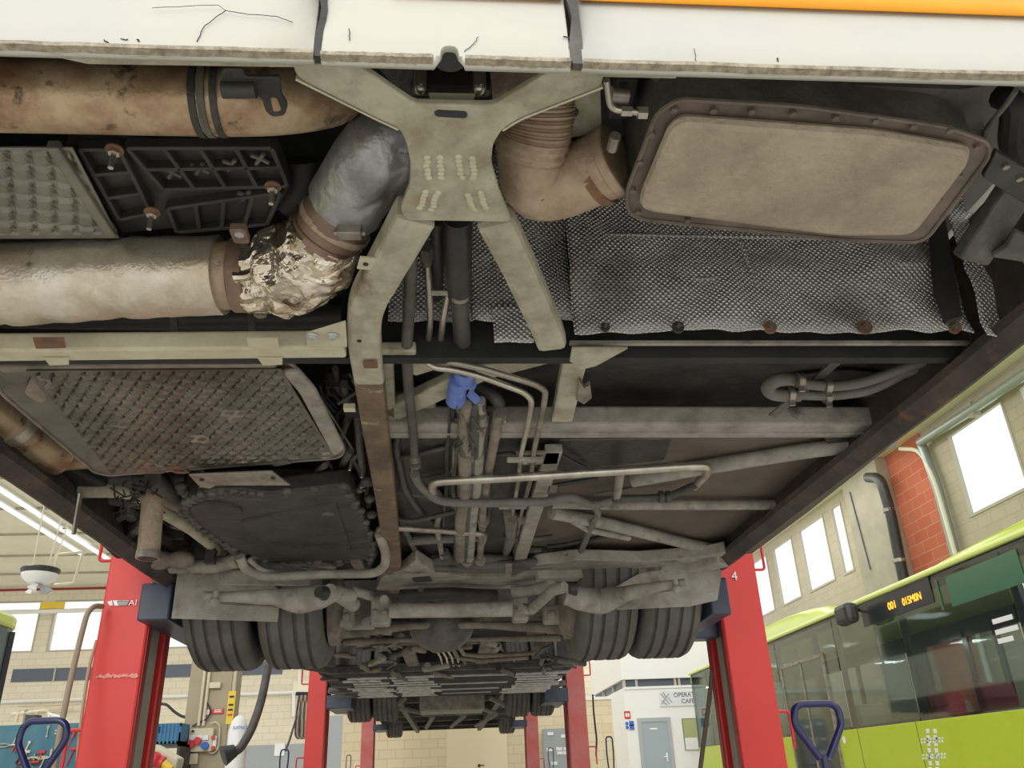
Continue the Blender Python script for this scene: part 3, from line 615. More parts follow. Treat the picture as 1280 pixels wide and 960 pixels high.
# muddy drop tube
a, b = P(190, 628, y=2.75), P(185, 697, y=2.75)
m = MB(); m.tube([a+V((0, 0, .05)), b], .036, 20, 0, scale=lambda t, i: 1.0); dt = obj('drop_tube', m, cast, bus, 'open ended tan tube hanging down'); 
m = MB(); m.tube([b+V((0, 0, .02)), b-V((0, 0, .004))], .039, 20, 0); obj('tube_collar', m, steeld, dt)
m = MB(); m.cyl(b+V((0, 0, -.005)), b+V((0, 0, .01)), .03, 16); obj('tube_opening', m, ink, dt, 'dark open end')
for k in range(26):
    pass
m = MB()
for k in range(30):
    c = P(170+random.uniform(-22, 22), 622+random.uniform(-18, 14), .9); m.tube([c, c+V((random.uniform(-1, 1), random.uniform(-1, 1), random.uniform(-1, 1)))*.03, c+V((random.uniform(-1, 1), random.uniform(-1, 1), random.uniform(-1, 1)))*.05], .003, 5, .01)
obj('cable_tangle', m, darkm, bus, 'tangle of sooty wires')

random.seed(12)
for i in range(26):     # sooty brackets and looms between the left skirt and the gearbox
    x = random.uniform(95, 225); y = 598+(x-95)*.55+random.uniform(-12, 40); c = P(x, min(y, 705), random.uniform(.97, 1.05)); s_ = random.uniform(.02, .05)
    m = MB()
    if i % 2: m.box(c-V((s_*1.5, s_, s_*.6)), c+V((s_*1.5, s_*1.3, s_*.6)))
    else: m.tube([c, c+V((random.uniform(-.15, .15), .1, random.uniform(-.04, .04))), c+V((random.uniform(-.2, .2), .3, .03))], s_*.45, 8, .05)
    obj('chassis_bracket', m, random.choice([darkm, darkg, void, darkm]), bus, bev=.006 if i % 2 else 0)
def tb(name, pts, wpx, mt, fil=.03, label=None, n=12, parent=None, **k):
    q = path(pts); m = MB(); m.tube(q, rad(q[len(q)//2], wpx), n, fil, **k); return obj(name, m, mt, parent or bus, label)
# --- cross members and recess on the right
cmz = .93
m = MB(); a, b = P(590, 432, cmz), P(1262, 432, cmz); m.beam([a, a.lerp(b, (1.272-a.x)/(b.x-a.x))], .035, .03); obj('cross_member', m, darkg, bus, 'narrow cross member under the heat shield', bev=.004)
m = MB(); m.beam([P(468, 437, .90), P(520, 436, .90)], .03, .025); obj('cross_member', m, olive, bus, bev=.004)
m = MB(); m.beam([P(712, 429, .905), P(1225, 429, .905)], .012, .008); obj('member_flange', m, dustg, bus, 'pale flange edge')  # thin strip in a paler tone than the member
# recess roof panel and its front wall
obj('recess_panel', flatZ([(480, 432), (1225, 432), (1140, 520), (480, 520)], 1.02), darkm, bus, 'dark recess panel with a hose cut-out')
m = MB(); a, b = P(484, 528, .93), P(1180, 528, .93); b = a.lerp(b, (1.272-a.x)/(b.x-a.x)); m.beam([a, b], .11, .06); c2 = obj('cross_member', m, dustg, bus, 'broad dusty cross member with a pale edge', bev=.008)
m = MB(); a, b = P(484, 541, .90), P(1130, 541, .90); b = a.lerp(b, (1.27-a.x)/(b.x-a.x)); m.beam([a, b], .012, .012); obj('member_flange', m, dustg, c2, bev=.002)
beam_part('frame_strut', [(720, 440, .905), (702, 522, .905)], .06, .03, olive, 0, 'olive strut between the cross members', .005)
m = MB().prism([P(a, b, .868) for a, b in ((715, 436), (785, 436), (745, 458), (728, 462), (712, 452))], (0, 0, .006)); obj('strut_gusset', m, olive, bus, bev=.001)
m = MB().prism([P(a, b, .868) for a, b in ((724, 476), (730, 486), (738, 482), (740, 498), (730, 506), (720, 500), (722, 490))], (0, 0, .015)); obj('perforated_clip', m, steeld, bus, 'small perforated clip', bev=.002)
# diagonal olive channels behind the hoses
beam_part('diagonal_brace', [(486, 515, .93), (600, 462, .93), (690, 438, .93)], .075, .03, olive, 0, 'olive diagonal brace', .006)
beam_part('diagonal_brace', [(470, 500, .96), (545, 500, .96)], .06, .03, olive, 0, None, .006)
beam_part('frame_upright', [(484, 440, .93), (488, 520, .93)], .03, .03, olive, 0, None, .004)
m = MB().prism([P(a, b, .9) for a, b in ((508, 440), (566, 440), (566, 456), (520, 470), (508, 465))], (0, 0, .02)); obj('pipe_bracket', m, olive, bus, bev=.003)
# hose pair leaving through the recess
cuto = poly([(985, 470), (1060, 462), (1110, 468), (1108, 498), (1050, 508), (985, 500)], 1.008, .04)
obj('cutout_rim', MB().prism(cuto, (0, 0, .006)), void, bus, 'dark hose cut-out')
hp = tb('return_hose', [(1000, 474, .95), (972, 474, .93), (957, 484, .93), (966, 494, .93), (1000, 494, .93)], 17, hose, .05, 'thick grey hose bent back on itself')
tb('coolant_hose', [(990, 476, .94), (1030, 484, .93), (1075, 480, .93), (1150, 454, .95), (1172, 446, .95)], 13, hose, .06, 'grey hose running to the right skirt')
tb('coolant_hose', [(990, 493, .93), (1040, 495, .93), (1090, 488, .93), (1130, 466, .95), (1172, 452, .95)], 13, hose, .06)
for x, y in ((1000, 475), (988, 493), (1034, 483), (1034, 495)):
    c = P(x, y, .93); m = MB(); m.tube([c-V((.008, 0, 0)), c+V((.008, 0, 0))], rad(c, 19), 14, 0); m.box(c+V((-.008, -.004, -.034)), c+V((.008, .004, -.02))); obj('hose_clamp', m, steeld, bus)
beam_part('hose_strap', [(1050, 448, .97), (1020, 475, .95), (965, 520, .9)], .03, .006, darkg, 0, 'flat strap across the hoses', 0)
tb('thin_pipe', [(1040, 498, .96), (1115, 492, .98)], 4, darkg)
# --- brown floor panels of the right half
obj('floor_panel', flatZ([(484, 546), (1128, 546), (1010, 640), (940, 692), (560, 700), (500, 640)], .935), panelb, bus, 'brown floor panels between the ribs')
# dark beds around the hoses
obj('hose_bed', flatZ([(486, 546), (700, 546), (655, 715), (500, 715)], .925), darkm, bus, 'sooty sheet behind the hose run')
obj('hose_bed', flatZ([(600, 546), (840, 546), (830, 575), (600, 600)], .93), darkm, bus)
for a, b, w in (((1052, 560), (925, 672), .02), ((960, 642), (895, 695), .02), ((905, 545), (700, 548), .01)):
    m = MB(); m.beam([P(*a, .928), P(*b, .928)], w, .012); obj('panel_seam', m, darkg, bus)
tb('floor_rib', [(790, 600, .905), (885, 583, .905), (1010, 563, .905), (1118, 550, .905)], 20, dustg, .05, 'rounded floor rib reaching the right skirt')
tb('floor_rib', [(690, 629, .905), (760, 631, .905), (1002, 631, .905)], 13, dustg, .05, 'straight floor rib')
tb('floor_rib', [(690, 641, .90), (760, 655, .90), (860, 680, .90), (918, 691, .90)], 14, dustg, .05, 'slanting floor rib')
tb('floor_rib', [(715, 650, .885), (735, 662, .885), (786, 672, .885)], 9, dustg, .01)
tb('floor_rib', [(650, 686, .92), (730, 692, .92), (860, 690, .92)], 9, darkg, .01)
m = MB().prism([P(a, b, .91) for a, b in ((1030, 548), (1065, 541), (1105, 545), (1118, 552), (1060, 558), (1035, 556))], (0, 0, .02)); obj('torn_sealant', m, darkm, bus, bev=.004)
beam_part('lengthwise_strut', [(692, 560, .90), (680, 600, .90), (664, 650, .90), (650, 698, .90)], .055, .03, dustg, .05, 'grey lengthwise strut', .004)
m = MB().prism([P(a, b, .885) for a, b in ((645, 567), (700, 566), (697, 580), (648, 582))], (0, 0, .01)); obj('strut_bracket', m, dustb, bus, bev=.002)
m = MB().prism(rnd([P(a, b, .885) for a, b in ((686, 608), (697, 608), (695, 616), (684, 616))], .004), (0, 0, .006)); obj('clip_plate', m, steeld, bus)
# --- silver pipe with curled ends
sp = tb('silver_pipe', [(552, 622, .92), (540, 612, .86), (541, 602, .855), (640, 597, .855), (860, 583, .855), (884, 582, .86), (884, 592, .88), (868, 608, .9)], 11.5, steel, .04, 'bright silver pipe crossing the floor ribs', 14)
tb('pipe_stay', [(776, 588, .87), (771, 622, .90)], 10, dustg)
tb('coolant_pipe', [(770, 623, .89), (800, 623, .89), (835, 621, .89), (870, 606, .89)], 9, rubber, .02, 'oily black pipe joint')
for x in (826, 835):
    c = P(x, 621, .89); m = MB(); m.tube([c-V((.008, 0, 0)), c+V((.008, 0, 0))], rad(c, 15), 12, 0); obj('pipe_joint', m, rubber, bus)
beam_part('thin_rail', [(742, 618, .90), (800, 608, .90), (850, 597, .90)], .02, .01, darkg, 0, None, 0)
# --- central run
main = tb('main_hose', [(572, 270, .93), (573, 330, .93), (575, 368, .93)], 34, black, .03, 'thick black hose hanging through the fork', 18)
tb('oil_hose', [(546, 275, .97), (548, 320, .97), (545, 370, 1.0)], 18, black, .02)
tb('main_hose', [(576, 362, .925), (577, 400, .925), (582, 462, .92)], 21, rubber, .03, 'wrapped black cable hose')
tb('oil_hose', [(569, 366, .93), (570, 400, .93), (575, 462, .92)], 10, rubber, .03)
c = P(575, 366, .925); m = MB(); m.tube([c+V((0, -.006, 0)), c+V((0, .008, 0))], rad(c, 28), 16, 0); m.cyl(c+V((-.06, 0, 0)), c+V((-.02, 0, 0)), .007, 8); obj('hose_clamp', m, steeld, bus, 'bright clamp with screw')
tb('black_hose', [(514, 318, .93), (512, 380, .92), (508, 440, .90), (511, 490, .89), (517, 545, .89), (518, 572, .89)], 13, rubber, .06, 'long black hose on the left of the fork', 14)
tb('black_hose', [(518, 592, .88), (524, 605, .87), (548, 627, .855), (600, 629, .855), (690, 627, .855), (712, 620, .86), (740, 632, .87), (765, 626, .88)], 11, hose, .05, 'black hose turning across below the silver pipe', 14)
c = P(518, 570, .885); m = MB(); m.tube([c, c+V((0, .03, 0))], rad(c, 9), 12, 0); m.tube([c+V((0, .02, 0)), c+V((0, .028, 0))], rad(c, 14), 12, 0); m.tube([c+V((0, .06, 0)), c+V((0, .075, 0))], rad(c, 15), 12, 0); m.cyl(c+V((-.01, .07, -.03)), c+V((-.01, .07, -.005)), .004, 6); obj('hose_fitting', m, steeld, bus, 'brass hose fitting')
for pts, lb in (([(533, 312, .97), (536, 360, .95), (538, 400, .935), (535, 432, .93)], 'bright steel pipe, left of a pair'), ([(562, 362, .96), (557, 385, .945), (554, 400, .935), (550, 432, .93)], 'bright steel pipe, right of a pair')):
    tb('steel_pipe', pts, 8.5, steel, .04, lb)
c = P(533, 318, .965); m = MB(); m.cyl(c+V((0, -.03, 0)), c+V((0, .012, 0)), .016, 6); m.cyl(c+V((0, .012, 0)), c+V((0, .03, 0)), .013, 12); obj('pipe_union', m, darkg, bus)
m = MB().prism([P(a, b, .92) for a, b in ((526, 429), (558, 429), (556, 438), (530, 438))], (0, 0, .012)); obj('pipe_block', m, olivep, bus, 'pipe block holding two pipes', bev=.002)
for pts, lb in (([(532, 440, .92), (533, 452, .90), (545, 460, .885), (568, 462, .88), (600, 470, .87), (655, 490, .865), (665, 500, .865), (660, 530, .87), (651, 568, .88), (648, 600, .89), (641, 640, .9), (634, 690, .92)], 'steel pipe of the inner pair'),
                ([(541, 442, .92), (548, 447, .90), (560, 452, .885), (600, 460, .87), (668, 480, .865), (682, 488, .865), (680, 505, .868), (668, 560, .88), (663, 600, .89), (652, 640, .9), (643, 690, .92)], 'steel pipe of the outer pair')):
    tb('steel_pipe', pts, 8, steel if 'inner' in lb else steeld, .035, lb)
for x, y, w in ((656, 574, .055), (641, 633, .05)):
    c = P(x, y, .875); m = MB(); m.box(c-V((w, .012, .008)), c+V((w, .012, .004))); m.cyl(c+V((0, 0, -.014)), c, .007, 6); obj('pipe_saddle', m, dustg, bus, bev=.002)
random.seed(33)
for i in range(26):
    x = random.uniform(562, 612); y = random.uniform(500, 560); z = random.uniform(.89, .915); dx = random.uniform(-10, 4)
    tb('cable_bundle', [(x, y, z), (x+random.uniform(-5, 5), y+40, z), (x+dx, y+90, z), (x+dx+random.uniform(-6, 6), y+random.uniform(110, 150), z+.01)], random.uniform(3, 7), random.choice([darkg, dustb, rubber, darkm, hose]), .05)
for i in range(14):
    x = random.uniform(490, 700); y = random.uniform(560, 700); z = random.uniform(.90, .92)
    tb('engine_cable', [(x, y, z), (x+random.uniform(10, 40), y+random.uniform(-8, 8), z-.01), (x+random.uniform(40, 80), y+random.uniform(-25, 25), z)], random.uniform(3, 7), random.choice([darkg, rubber, darkm]), .06)
# blue tape
c = path([(582, 460, .915), (580, 476, .91), (576, 500, .905)])
m = MB(); m.tube(c[:2], rad(c[0], 28), 20, 0, scale=lambda t, i: 1); tp = obj('blue_tape_wrap', m, bluet, bus, 'blue tape wrapped round the cable bundle')
m = MB(); m.tube([P(573, 474, .905), P(570, 500, .90)], rad(c[0], 24), 16, 0, scale=lambda t, i: 1+.15*t); obj('blue_tape_end', m, bluet, tp)
m = MB(); m.sweep(path([(588, 478, .9), (592, 484, .895), (588, 492, .895), (600, 504, .895)]), [(-.012, -.002), (.012, -.002), (.01, .002), (-.01, .002)]); obj('loose_tape', m, bluet, tp, 'loose crumpled tape tail')
# bundle below tape
for i, (x0, x1, w, mt) in enumerate(((578, 582, 12, darkg), (590, 592, 12, rubber), (584, 588, 9, darkg), (601, 598, 8, dustg))):
    tb('cable_bundle', [(x0, 500, .90), (x0+2, 530, .89), (x1, 566, .885), (x1-3, 600, .885), (x1-7, 640, .885), (x1-10, 694, .885)], w*1.2, mt, .05)
tb('cable_bundle', [(583, 505, .885), (578, 540, .88), (586, 568, .88)], 13, dustb, .04, 'dusty braided cable bundle')
tb('cable_bundle', [(582, 568, .88), (582, 610, .88), (576, 650, .88), (575, 698, .88)], 15, dustb, .04)
tb('cable_bundle', [(597, 568, .885), (595, 610, .885), (590, 650, .885), (587, 698, .885)], 13, dustg, .04)
tb('heater_pipe', [(623, 512, .90), (619, 545, .89), (608, 600, .89), (603, 640, .89), (602, 665, .89), (600, 695, .89)], 10, dustb, .03, 'brownish heater pipe')
tb('heater_hose', [(580, 480, .97), (606, 488, .95), (624, 500, .92), (624, 518, .90)], 16, rubber, .05)
for x, y, w in ((626, 517, 17), (600, 533, 14), (603, 520, 12), (604, 650, 16), (590, 650, 14), (640, 648, 12), (652, 650, 11), (584, 700, 17), (600, 700, 15), (586, 565, 18)):
    c = P(x, y, .885); m = MB(); m.tube([c-V((0, .008, 0)), c+V((0, .008, 0))], rad(c, w), 14, 0); m.cyl(c+V((.01, -.01, -.022)), c+V((.01, .02, -.022)), .004, 6); obj('hose_clamp', m, steeld, bus)
for i in range(9):
    x = 575+random.uniform(-8, 20); y = 500+random.uniform(0, 60)
    tb('cable_tie', [(x, y, .875), (x+random.uniform(-8, 8), y+8, .865), (x+random.uniform(-10, 14), y+16, .87)], 2, darkg if i % 2 else black, .01)
tb('hose_tail', [(634, 640, .9), (637, 672, .9), (632, 692, .93)], 10, hose, .03); tb('hose_tail', [(643, 645, .9), (640, 675, .9), (630, 698, .93)], 9, hose, .03)
tb('lower_pipe', [(470, 668, .90), (475, 660, .875), (500, 660, .87), (560, 664, .87), (600, 667, .87), (606, 668, .875), (604, 678, .89)], 8, steeld, .02, 'short dull pipe across the bundle')
tb('black_hose', [(512, 676, .9), (540, 674, .9), (600, 671, .9)], 12, hose, .02)
tb('lower_pipe', [(551, 640, .93), (546, 655, .9), (548, 670, .9), (553, 696, .9)], 7, dustg, .02)
tb('black_hose', [(500, 535, .93), (494, 555, .92), (505, 610, .92), (525, 640, .92), (545, 655, .93)], 9, rubber, .05)
tb('cable', [(430, 620, .93), (460, 600, .93), (480, 612, .93), (540, 620, .93), (580, 622, .93)], 8, darkg, .03)
tb('drain_hose', [(742, 628, .89), (748, 642, .88), (738, 660, .88), (726, 690, .89)], 8, hose, .02, 'bent grey drain hose')
for pts, w in (([(500, 650, .9), (520, 690, .9), (540, 712, .88)], 7), ([(555, 690, .9), (575, 706, .88), (640, 706, .87), (690, 700, .87), (712, 694, .88)], 12), ([(540, 710, .87), (610, 712, .86), (690, 706, .865)], 10), ([(530, 702, .9), (600, 698, .9), (640, 700, .9)], 14), ([(470, 560, .95), (440, 570, .95), (455, 600, .93)], 6), ([(420, 560, .95), (436, 520, .96), (430, 480, .96)], 10), ([(445, 500, .95), (450, 560, .94), (462, 640, .93)], 10)):
    tb('cable', pts, w, darkg if w > 7 else rubber, .04)
for i in range(22):     # engine bay clutter left of the rail
    x, y = random.uniform(395, 445), random.uniform(455, 640); z = random.uniform(.93, 1.0)
    tb('engine_cable', [(x, y, z), (x+random.uniform(-20, 20), y+random.uniform(5, 25), z+.02), (x+random.uniform(-25, 30), y+random.uniform(25, 60), z)], random.uniform(3, 9), random.choice([darkm, void, darkg, rubber]), .03)
for i in range(16):
    c = P(random.uniform(395, 462), random.uniform(450, 640), random.uniform(.93, 1.02)); m = MB(); s = random.uniform(.012, .035)
    m.box(c-V((s, s*.8, s)), c+V((s, s, s*.6))); obj('engine_bracket', m, random.choice([darkm, darkg, void]), bus, bev=.005)
m = MB(); c = P(437, 511, .88); m.box(c-V((.015, .012, .004)), c+V((.015, .012, .01))); obj('small_terminal', m, plc, bus, 'small cream terminal'); 
for x, y in ((437, 588), (451, 610), (452, 597)):
    c = P(x, y, .88); m = MB(); m.cyl(c, c+V((.005, .004, .04)), .005, 6); obj('bright_stud', m, steel, bus)
tb('thin_pipe', [(384, 472, .90), (440, 560, .90)], 3, darkg)
# --- oil pan / gearbox
pan = [(232, 626), (256, 616), (300, 612), (332, 618), (436, 606), (452, 640), (468, 680), (462, 700), (340, 704), (300, 690), (268, 672), (245, 655), (232, 640)]
op = obj('oil_pan', flatZ(pan, .87, .06, .03), darkm, bus, 'broad sooty oil pan', bev=.012)
obj('gearbox_housing', flatZ([(210, 612), (300, 602), (440, 603), (460, 640), (474, 690), (462, 716), (335, 712), (288, 694), (255, 672), (225, 640)], .93, .05, .04), darkm, bus, bev=.008)
q = [(300, 652), (420, 630), (440, 690), (350, 696), (310, 684)]
obj('pan_step', flatZ(q, .862, .02, .03), darkm, op, 'raised flat of the pan', bev=.008)
e = poly(pan, .875, .02)
for i in range(0, len(e), 5):
    a_, b_ = e[i], e[(i+5) % len(e)]
    for k in (0, .33, .66):
        c = a_.lerp(b_, k); s_ = .017
        m = MB(); m.ell(c, (s_, s_, .014), 10, 6); m.cyl(c+V((0, 0, -.022)), c, .008, 6); obj('pan_bolt', m, darkg, op)
c = P(270, 640, .86); m = MB(); m.cyl(c, c+V((0, 0, .03)), .085, 28, .095); obj('pan_cover', m, darkm, op, 'round cover plate', bev=.004)
c = P(410, 643, .858); m = MB(); m.cyl(c, c+V((0, 0, .02)), .022, 12); obj('drain_plug', m, darkg, op)
for a, b, w in (((330, 696), (300, 716), .04), ((345, 700), (420, 708), .03), ((400, 694), (385, 716), .04), ((440, 690), (452, 714), .05), ((320, 690), (345, 716), .03)):
    m = MB(); m.beam([P(*a, .90), P(*b, .90)], w, .03); obj('housing_rib', m, dustb, bus, bev=.008)
for pts, w, mt in (([(232, 618, .91), (262, 612, .90), (300, 616, .90)], 14, darkm), ([(430, 612, .90), (452, 650, .90), (468, 690, .90)], 12, darkm), ([(330, 610, .91), (440, 604, .91)], 12, darkg), ([(190, 616, .93), (240, 640, .92), (300, 690, .92)], 16, dustb)):
    tb('casting_lump', pts, w, mt, .03)
for i in range(40):
    x, y = random.choice([(random.uniform(432, 474), random.uniform(600, 712)), (random.uniform(225, 262), random.uniform(606, 660)), (random.uniform(300, 460), random.uniform(700, 716))]); c = P(x, y, .90); s = random.uniform(.008, .02)
    m = MB(); m.ell(c, (s*1.3, s, s), 10, 6); obj('casting_boss', m, random.choice([darkm, darkg, darkg]), bus)
for i in range(10):
    c = P(random.uniform(425, 470), random.uniform(600, 700), .885); m = MB(); m.cyl(c, c+V((random.uniform(-.01, .01), .0, .03)), .004, 6); obj('bright_stud', m, steel, bus)
tb('stabiliser_pipe', [(300, 696, .83), (306, 712, .79), (330, 722, .775), (400, 718, .775), (470, 717, .78), (482, 706, .79), (482, 690, .83), (474, 668, .87)], 11, dustg, .05, 'light grey pipe looping under the oil pan', 14)
tb('stabiliser_pipe', [(312, 700, .82), (325, 712, .80), (345, 716, .80)], 6, dustg, .03)
# lengthwise rail foot + big cross member before the axle
m = MB().prism(rnd([P(a, b, .85) for a, b in ((470, 738), (476, 722), (505, 712), (520, 700), (545, 716), (590, 722), (640, 722), (672, 706), (720, 700), (800, 702), (880, 696), (908, 690), (905, 704), (860, 716), (700, 728), (640, 736))], .02), (0, 0, .05)); obj('axle_cross_member', m, dustg, bus, 'dusty cross member in front of the axle', bev=.008)
m = MB(); m.beam(path([(670, 716, .85), (800, 714, .85), (860, 708, .85), (905, 697, .85)]), .09, .07, fil=.03); obj('axle_cross_member', m, dustg, bus, bev=.01)
m = MB().prism(rnd([P(a, b, .842) for a, b in ((515, 724), (538, 722), (540, 727), (518, 728))], .01), (0, 0, .006)); obj('cross_member_hole', m, ink, bus)
c = P(642, 733, .83); m = MB(); m.ell(c, (.05, .02, .012)); obj('cable_saddle', m, dustg, bus)
beam_part('cable_clamp', [(636, 706, .84), (635, 722, .84)], .03, .01, steeld, 0, None, 0)
# --- mudguards (upright plates) ahead of tyres
def plate(name, px, y, mt, lb=None, th=.012, bev=.003): return obj(name, wallY(px, y, th), mt, bus, lb, bev=bev)
YM = 3.76
plate('mudguard', [(222, 712), (330, 716), (350, 740), (347, 777), (214, 773)], YM, dustg, 'flat grey mudguard plate in front of the left tyres')
plate('mudguard', [(226, 690), (300, 690), (300, 714), (226, 712)], YM+.05, dustg)
plate('mudguard', [(265, 712), (340, 700), (390, 712), (386, 732), (275, 731)], YM-.10, dustg)
plate('mudguard', [(275, 690), (385, 712), (372, 716), (268, 712)], YM-.15, darkg)
plate('mudguard', [(728, 738), (768, 734), (800, 716), (905, 700), (897, 750), (862, 758), (772, 762), (766, 752), (730, 756)], YM, dustg, 'flat grey mudguard plate in front of the right tyres')
plate('mudguard', [(740, 716), (890, 700), (888, 724), (740, 738)], YM+.05, dustg)
m = MB(); c = P(264, 690, y=3.5); m.box(c-V((.02, .02, .05)), c+V((.02, .02, .05))); obj('rubber_buffer', m, black, bus)
tb('bracket_tube', [(215, 708, .88), (265, 708, .86), (300, 700, .86)], 18, dustg, .03)
for x, y in ((205, 720), (225, 700), (200, 700)):
    c = P(x, y, .87); m = MB(); m.ell(c, (.06, .05, .04)); obj('caked_mud', m, dustb, bus)
# control arms
def arm(name, pts, mt, lb, seg=16):
    q = path([p[:3] for p in pts]); ws = [p[3] for p in pts]; ff = []; rs = []
    for i in range(len(q)-1):
        for k in range(6): ff.append(q[i].lerp(q[i+1], k/6)); t = k/6; t = t*t*(3-2*t); rs.append(ws[i]*(1-t)+ws[i+1]*t)
    ff.append(q[-1]); rs.append(ws[-1]); m = MB(); r0 = rad(q[0], 2); sec = [(math.cos(2*PI*i/seg), math.sin(2*PI*i/seg)*1.0) for i in range(seg)]
    r1 = [rad(p, w) for p, w in zip(ff, rs)]
    m.sweep(ff, sec, True, True, None, lambda t, i: r1[i]); return obj(name, m, mt, bus, lb)
arm('spring_arm', [(254, 744, .69, 10), (275, 746, .69, 13), (340, 746, .69, 20), (375, 750, .69, 34), (400, 746, .69, 30), (420, 742, .70, 20), (440, 745, .71, 16)], dustg, 'cast spring arm over the left tyres')
tb('arm_strap', [(262, 752, .675), (300, 755, .675), (350, 758, .675)], 4, dustb)
arm('spring_arm', [(858, 728, .69, 10), (830, 732, .69, 12), (790, 740, .69, 18), (750, 752, .69, 32), (725, 748, .69, 30), (705, 745, .70, 22)], dustg, 'cast spring arm over the right tyres')
tb('arm_strap', [(848, 736, .675), (800, 742, .675), (768, 750, .675)], 4, dustb)
for x, y in ((269, 752), (845, 736)):
    c = P(x, y, .665); m = MB(); m.ell(c, (.02, .02, .018)); m.cyl(c, c+V((0, 0, .04)), .012, 8); obj('arm_bolt', m, dustg, bus)
arm('shock_absorber', [(398, 740, .67, 14), (406, 742, .67, 18)], black, None); arm('shock_absorber', [(712, 736, .67, 14), (720, 736, .67, 18)], black, None)
arm('link_arm', [(412, 738, .70, 17), (420, 744, .70, 15), (442, 756, .70, 17)], dustg, 'stubby link arm on the left')
arm('link_arm', [(706, 734, .70, 14), (690, 738, .70, 14), (676, 752, .70, 13), (664, 762, .70, 14), (650, 760, .70, 12)], dustg, 'S shaped link arm on the right')
arm('axle_tie_bar', [(486, 763, .70, 19), (560, 763, .70, 18), (640, 761, .70, 19)], dustg, 'straight tie bar across the axle')
for x, y, w, h in ((476, 765, 24, 34), (650, 762, 20, 30), (424, 772, 38, 24), (698, 768, 38, 22), (446, 778, 44, 16), (680, 780, 26, 16)):
    c = P(x, y, .72); sx = rad(c, w); sz = rad(c, h); m = MB(); m.box(c-V((sx, .03, sz)), c+V((sx, .05, sz))); k = obj('axle_bracket', m, dustg, bus, bev=.012)
    for dx in (-.5, .5):
        m = MB(); m.ell(c+V((dx*sx, -.034, -sz*.1)), (sx*.3, .012, sx*.3)); obj('bracket_bolt', m, dustg, k)
# upper links between cross member and tie bar
for pts, w, mt in (([(500, 745, .80), (560, 742, .80), (620, 745, .80)], 16, darkm), ([(525, 736, .82), (545, 752, .80), (580, 754, .80), (600, 744, .82)], 6, darkg), ([(555, 752, .78), (590, 750, .78)], 12, darkg),
                   ([(440, 738, .80), (465, 745, .78), (480, 750, .74)], 12, dustg), ([(640, 740, .80), (665, 738, .8), (690, 730, .8)], 14, dustg)):
    tb('axle_pipe', pts, w, mt, .04)
# axle beam and differential clutter
arm('axle_beam', [(408, 790, .70, 26), (440, 790, .70, 14), (520, 782, .70, 9), (600, 781, .70, 9), (680, 784, .70, 14), (718, 782, .70, 26)], dustb, 'dusty axle beam between the dual tyres')
arm('axle_beam', [(430, 803, .72, 9), (500, 800, .72, 6), (600, 799, .72, 6), (700, 797, .72, 9)], dustb, None)
for sx, x0, x1 in ((0, 418, 412), (1, 712, 722)):
    c = P(x0, 796, y=4.2); m = MB(); m.revolve((c.x, 4.2, 1.72), [(-.05, .10), (-.02, .17), (.02, .17), (.05, .10)], 28); obj('brake_drum', m, dustb, bus, 'round brown brake housing')
c = P(552, 786, y=4.35); m = MB(); m.ell(c+V((0, .1, .03)), (.17, .18, .13), 24, 14); obj('differential_housing', m, darkg, bus, 'rounded differential housing')
random.seed(21)
for i in range(34):
    x, y = random.uniform(430, 700), random.uniform(772, 842); z = .82-(y-772)*.0012
    tb('axle_pipe', [(x, y, z), (x+random.uniform(-22, 22), y+random.uniform(-4, 10), z), (x+random.uniform(-38, 38), y+random.uniform(-8, 18), z+.03)], random.uniform(3, 9), random.choice([darkg, dustb, darkm, rubber, dustg]), .05)
for i in range(22):
    c = P(random.uniform(440, 700), random.uniform(775, 838), .82); s = random.uniform(.02, .06); m = MB(); m.box(c-V((s*1.3, s, s*.6)), c+V((s*1.3, s, s*.6))); obj('axle_bracket', m, random.choice([darkm, darkg, dustb]), bus, bev=.01)
for x0, x1 in ((505, 520), (610, 598)):
    m = MB(); m.beam([P(x0, 800, .82), P(x1, 840, .82)], .10, .03); obj('lengthwise_member', m, dustb, bus, bev=.01)
for k, x in enumerate((545, 552, 559, 566)):
    tb('hydraulic_pipe', [(x, 812, .78), (x+6, 822, .78), (x+8, 832, .78)], 3, steel, .02, 'bright short pipe')
tb('brake_pipe', [(565, 808, .76), (572, 822, .76), (600, 826, .76), (660, 822, .76)], 5, dustb, .03); tb('brake_pipe', [(572, 806, .76), (580, 818, .76), (606, 820, .76), (668, 816, .76)], 5, dustb, .03)
# underfloor between the axle and bellows
m = MB(); m.box((-1.22, 4.6, 1.95), (1.25, 6.9, 1.99)); obj('rear_underfloor', m, darkm, bus, 'dark underfloor behind the axle')
# --- dual tyres
def tyre_obj(x, y, z, r, w, parent=bus, n=56):
    h = w/2; prof = [(-h*.55, r*.58), (-h*.8, r*.62), (-h, r*.80), (-h*.97, r*.92), (-h*.86, r*.975)]
    g = .006
    for k in (-.55, -.2, .2, .55):
        a = k*h*1.1; prof += [(a-g*1.6, r), (a-g, r-.014), (a+g, r-.014), (a+g*1.6, r)]
    prof += [(h*.86, r*.975), (h*.97, r*.92), (h, r*.80), (h*.8, r*.62), (h*.55, r*.58)]
    m = MB(); m.revolve((x, y, z), prof, n); t = obj('tyre', m, tyre, parent, 'dusty ribbed tyre')
    m = MB(); m.revolve((x, y, z), [(-h*.5, r*.56), (-h*.45, r*.57), (h*.45, r*.57), (h*.5, r*.56)], 32); obj('wheel_rim', m, darkg, t, 'dusty steel rim'); return t
for x in (-1.045, -.715, .765, 1.07): tyre_obj(x, 4.22, 1.45+.475, .475, .29)
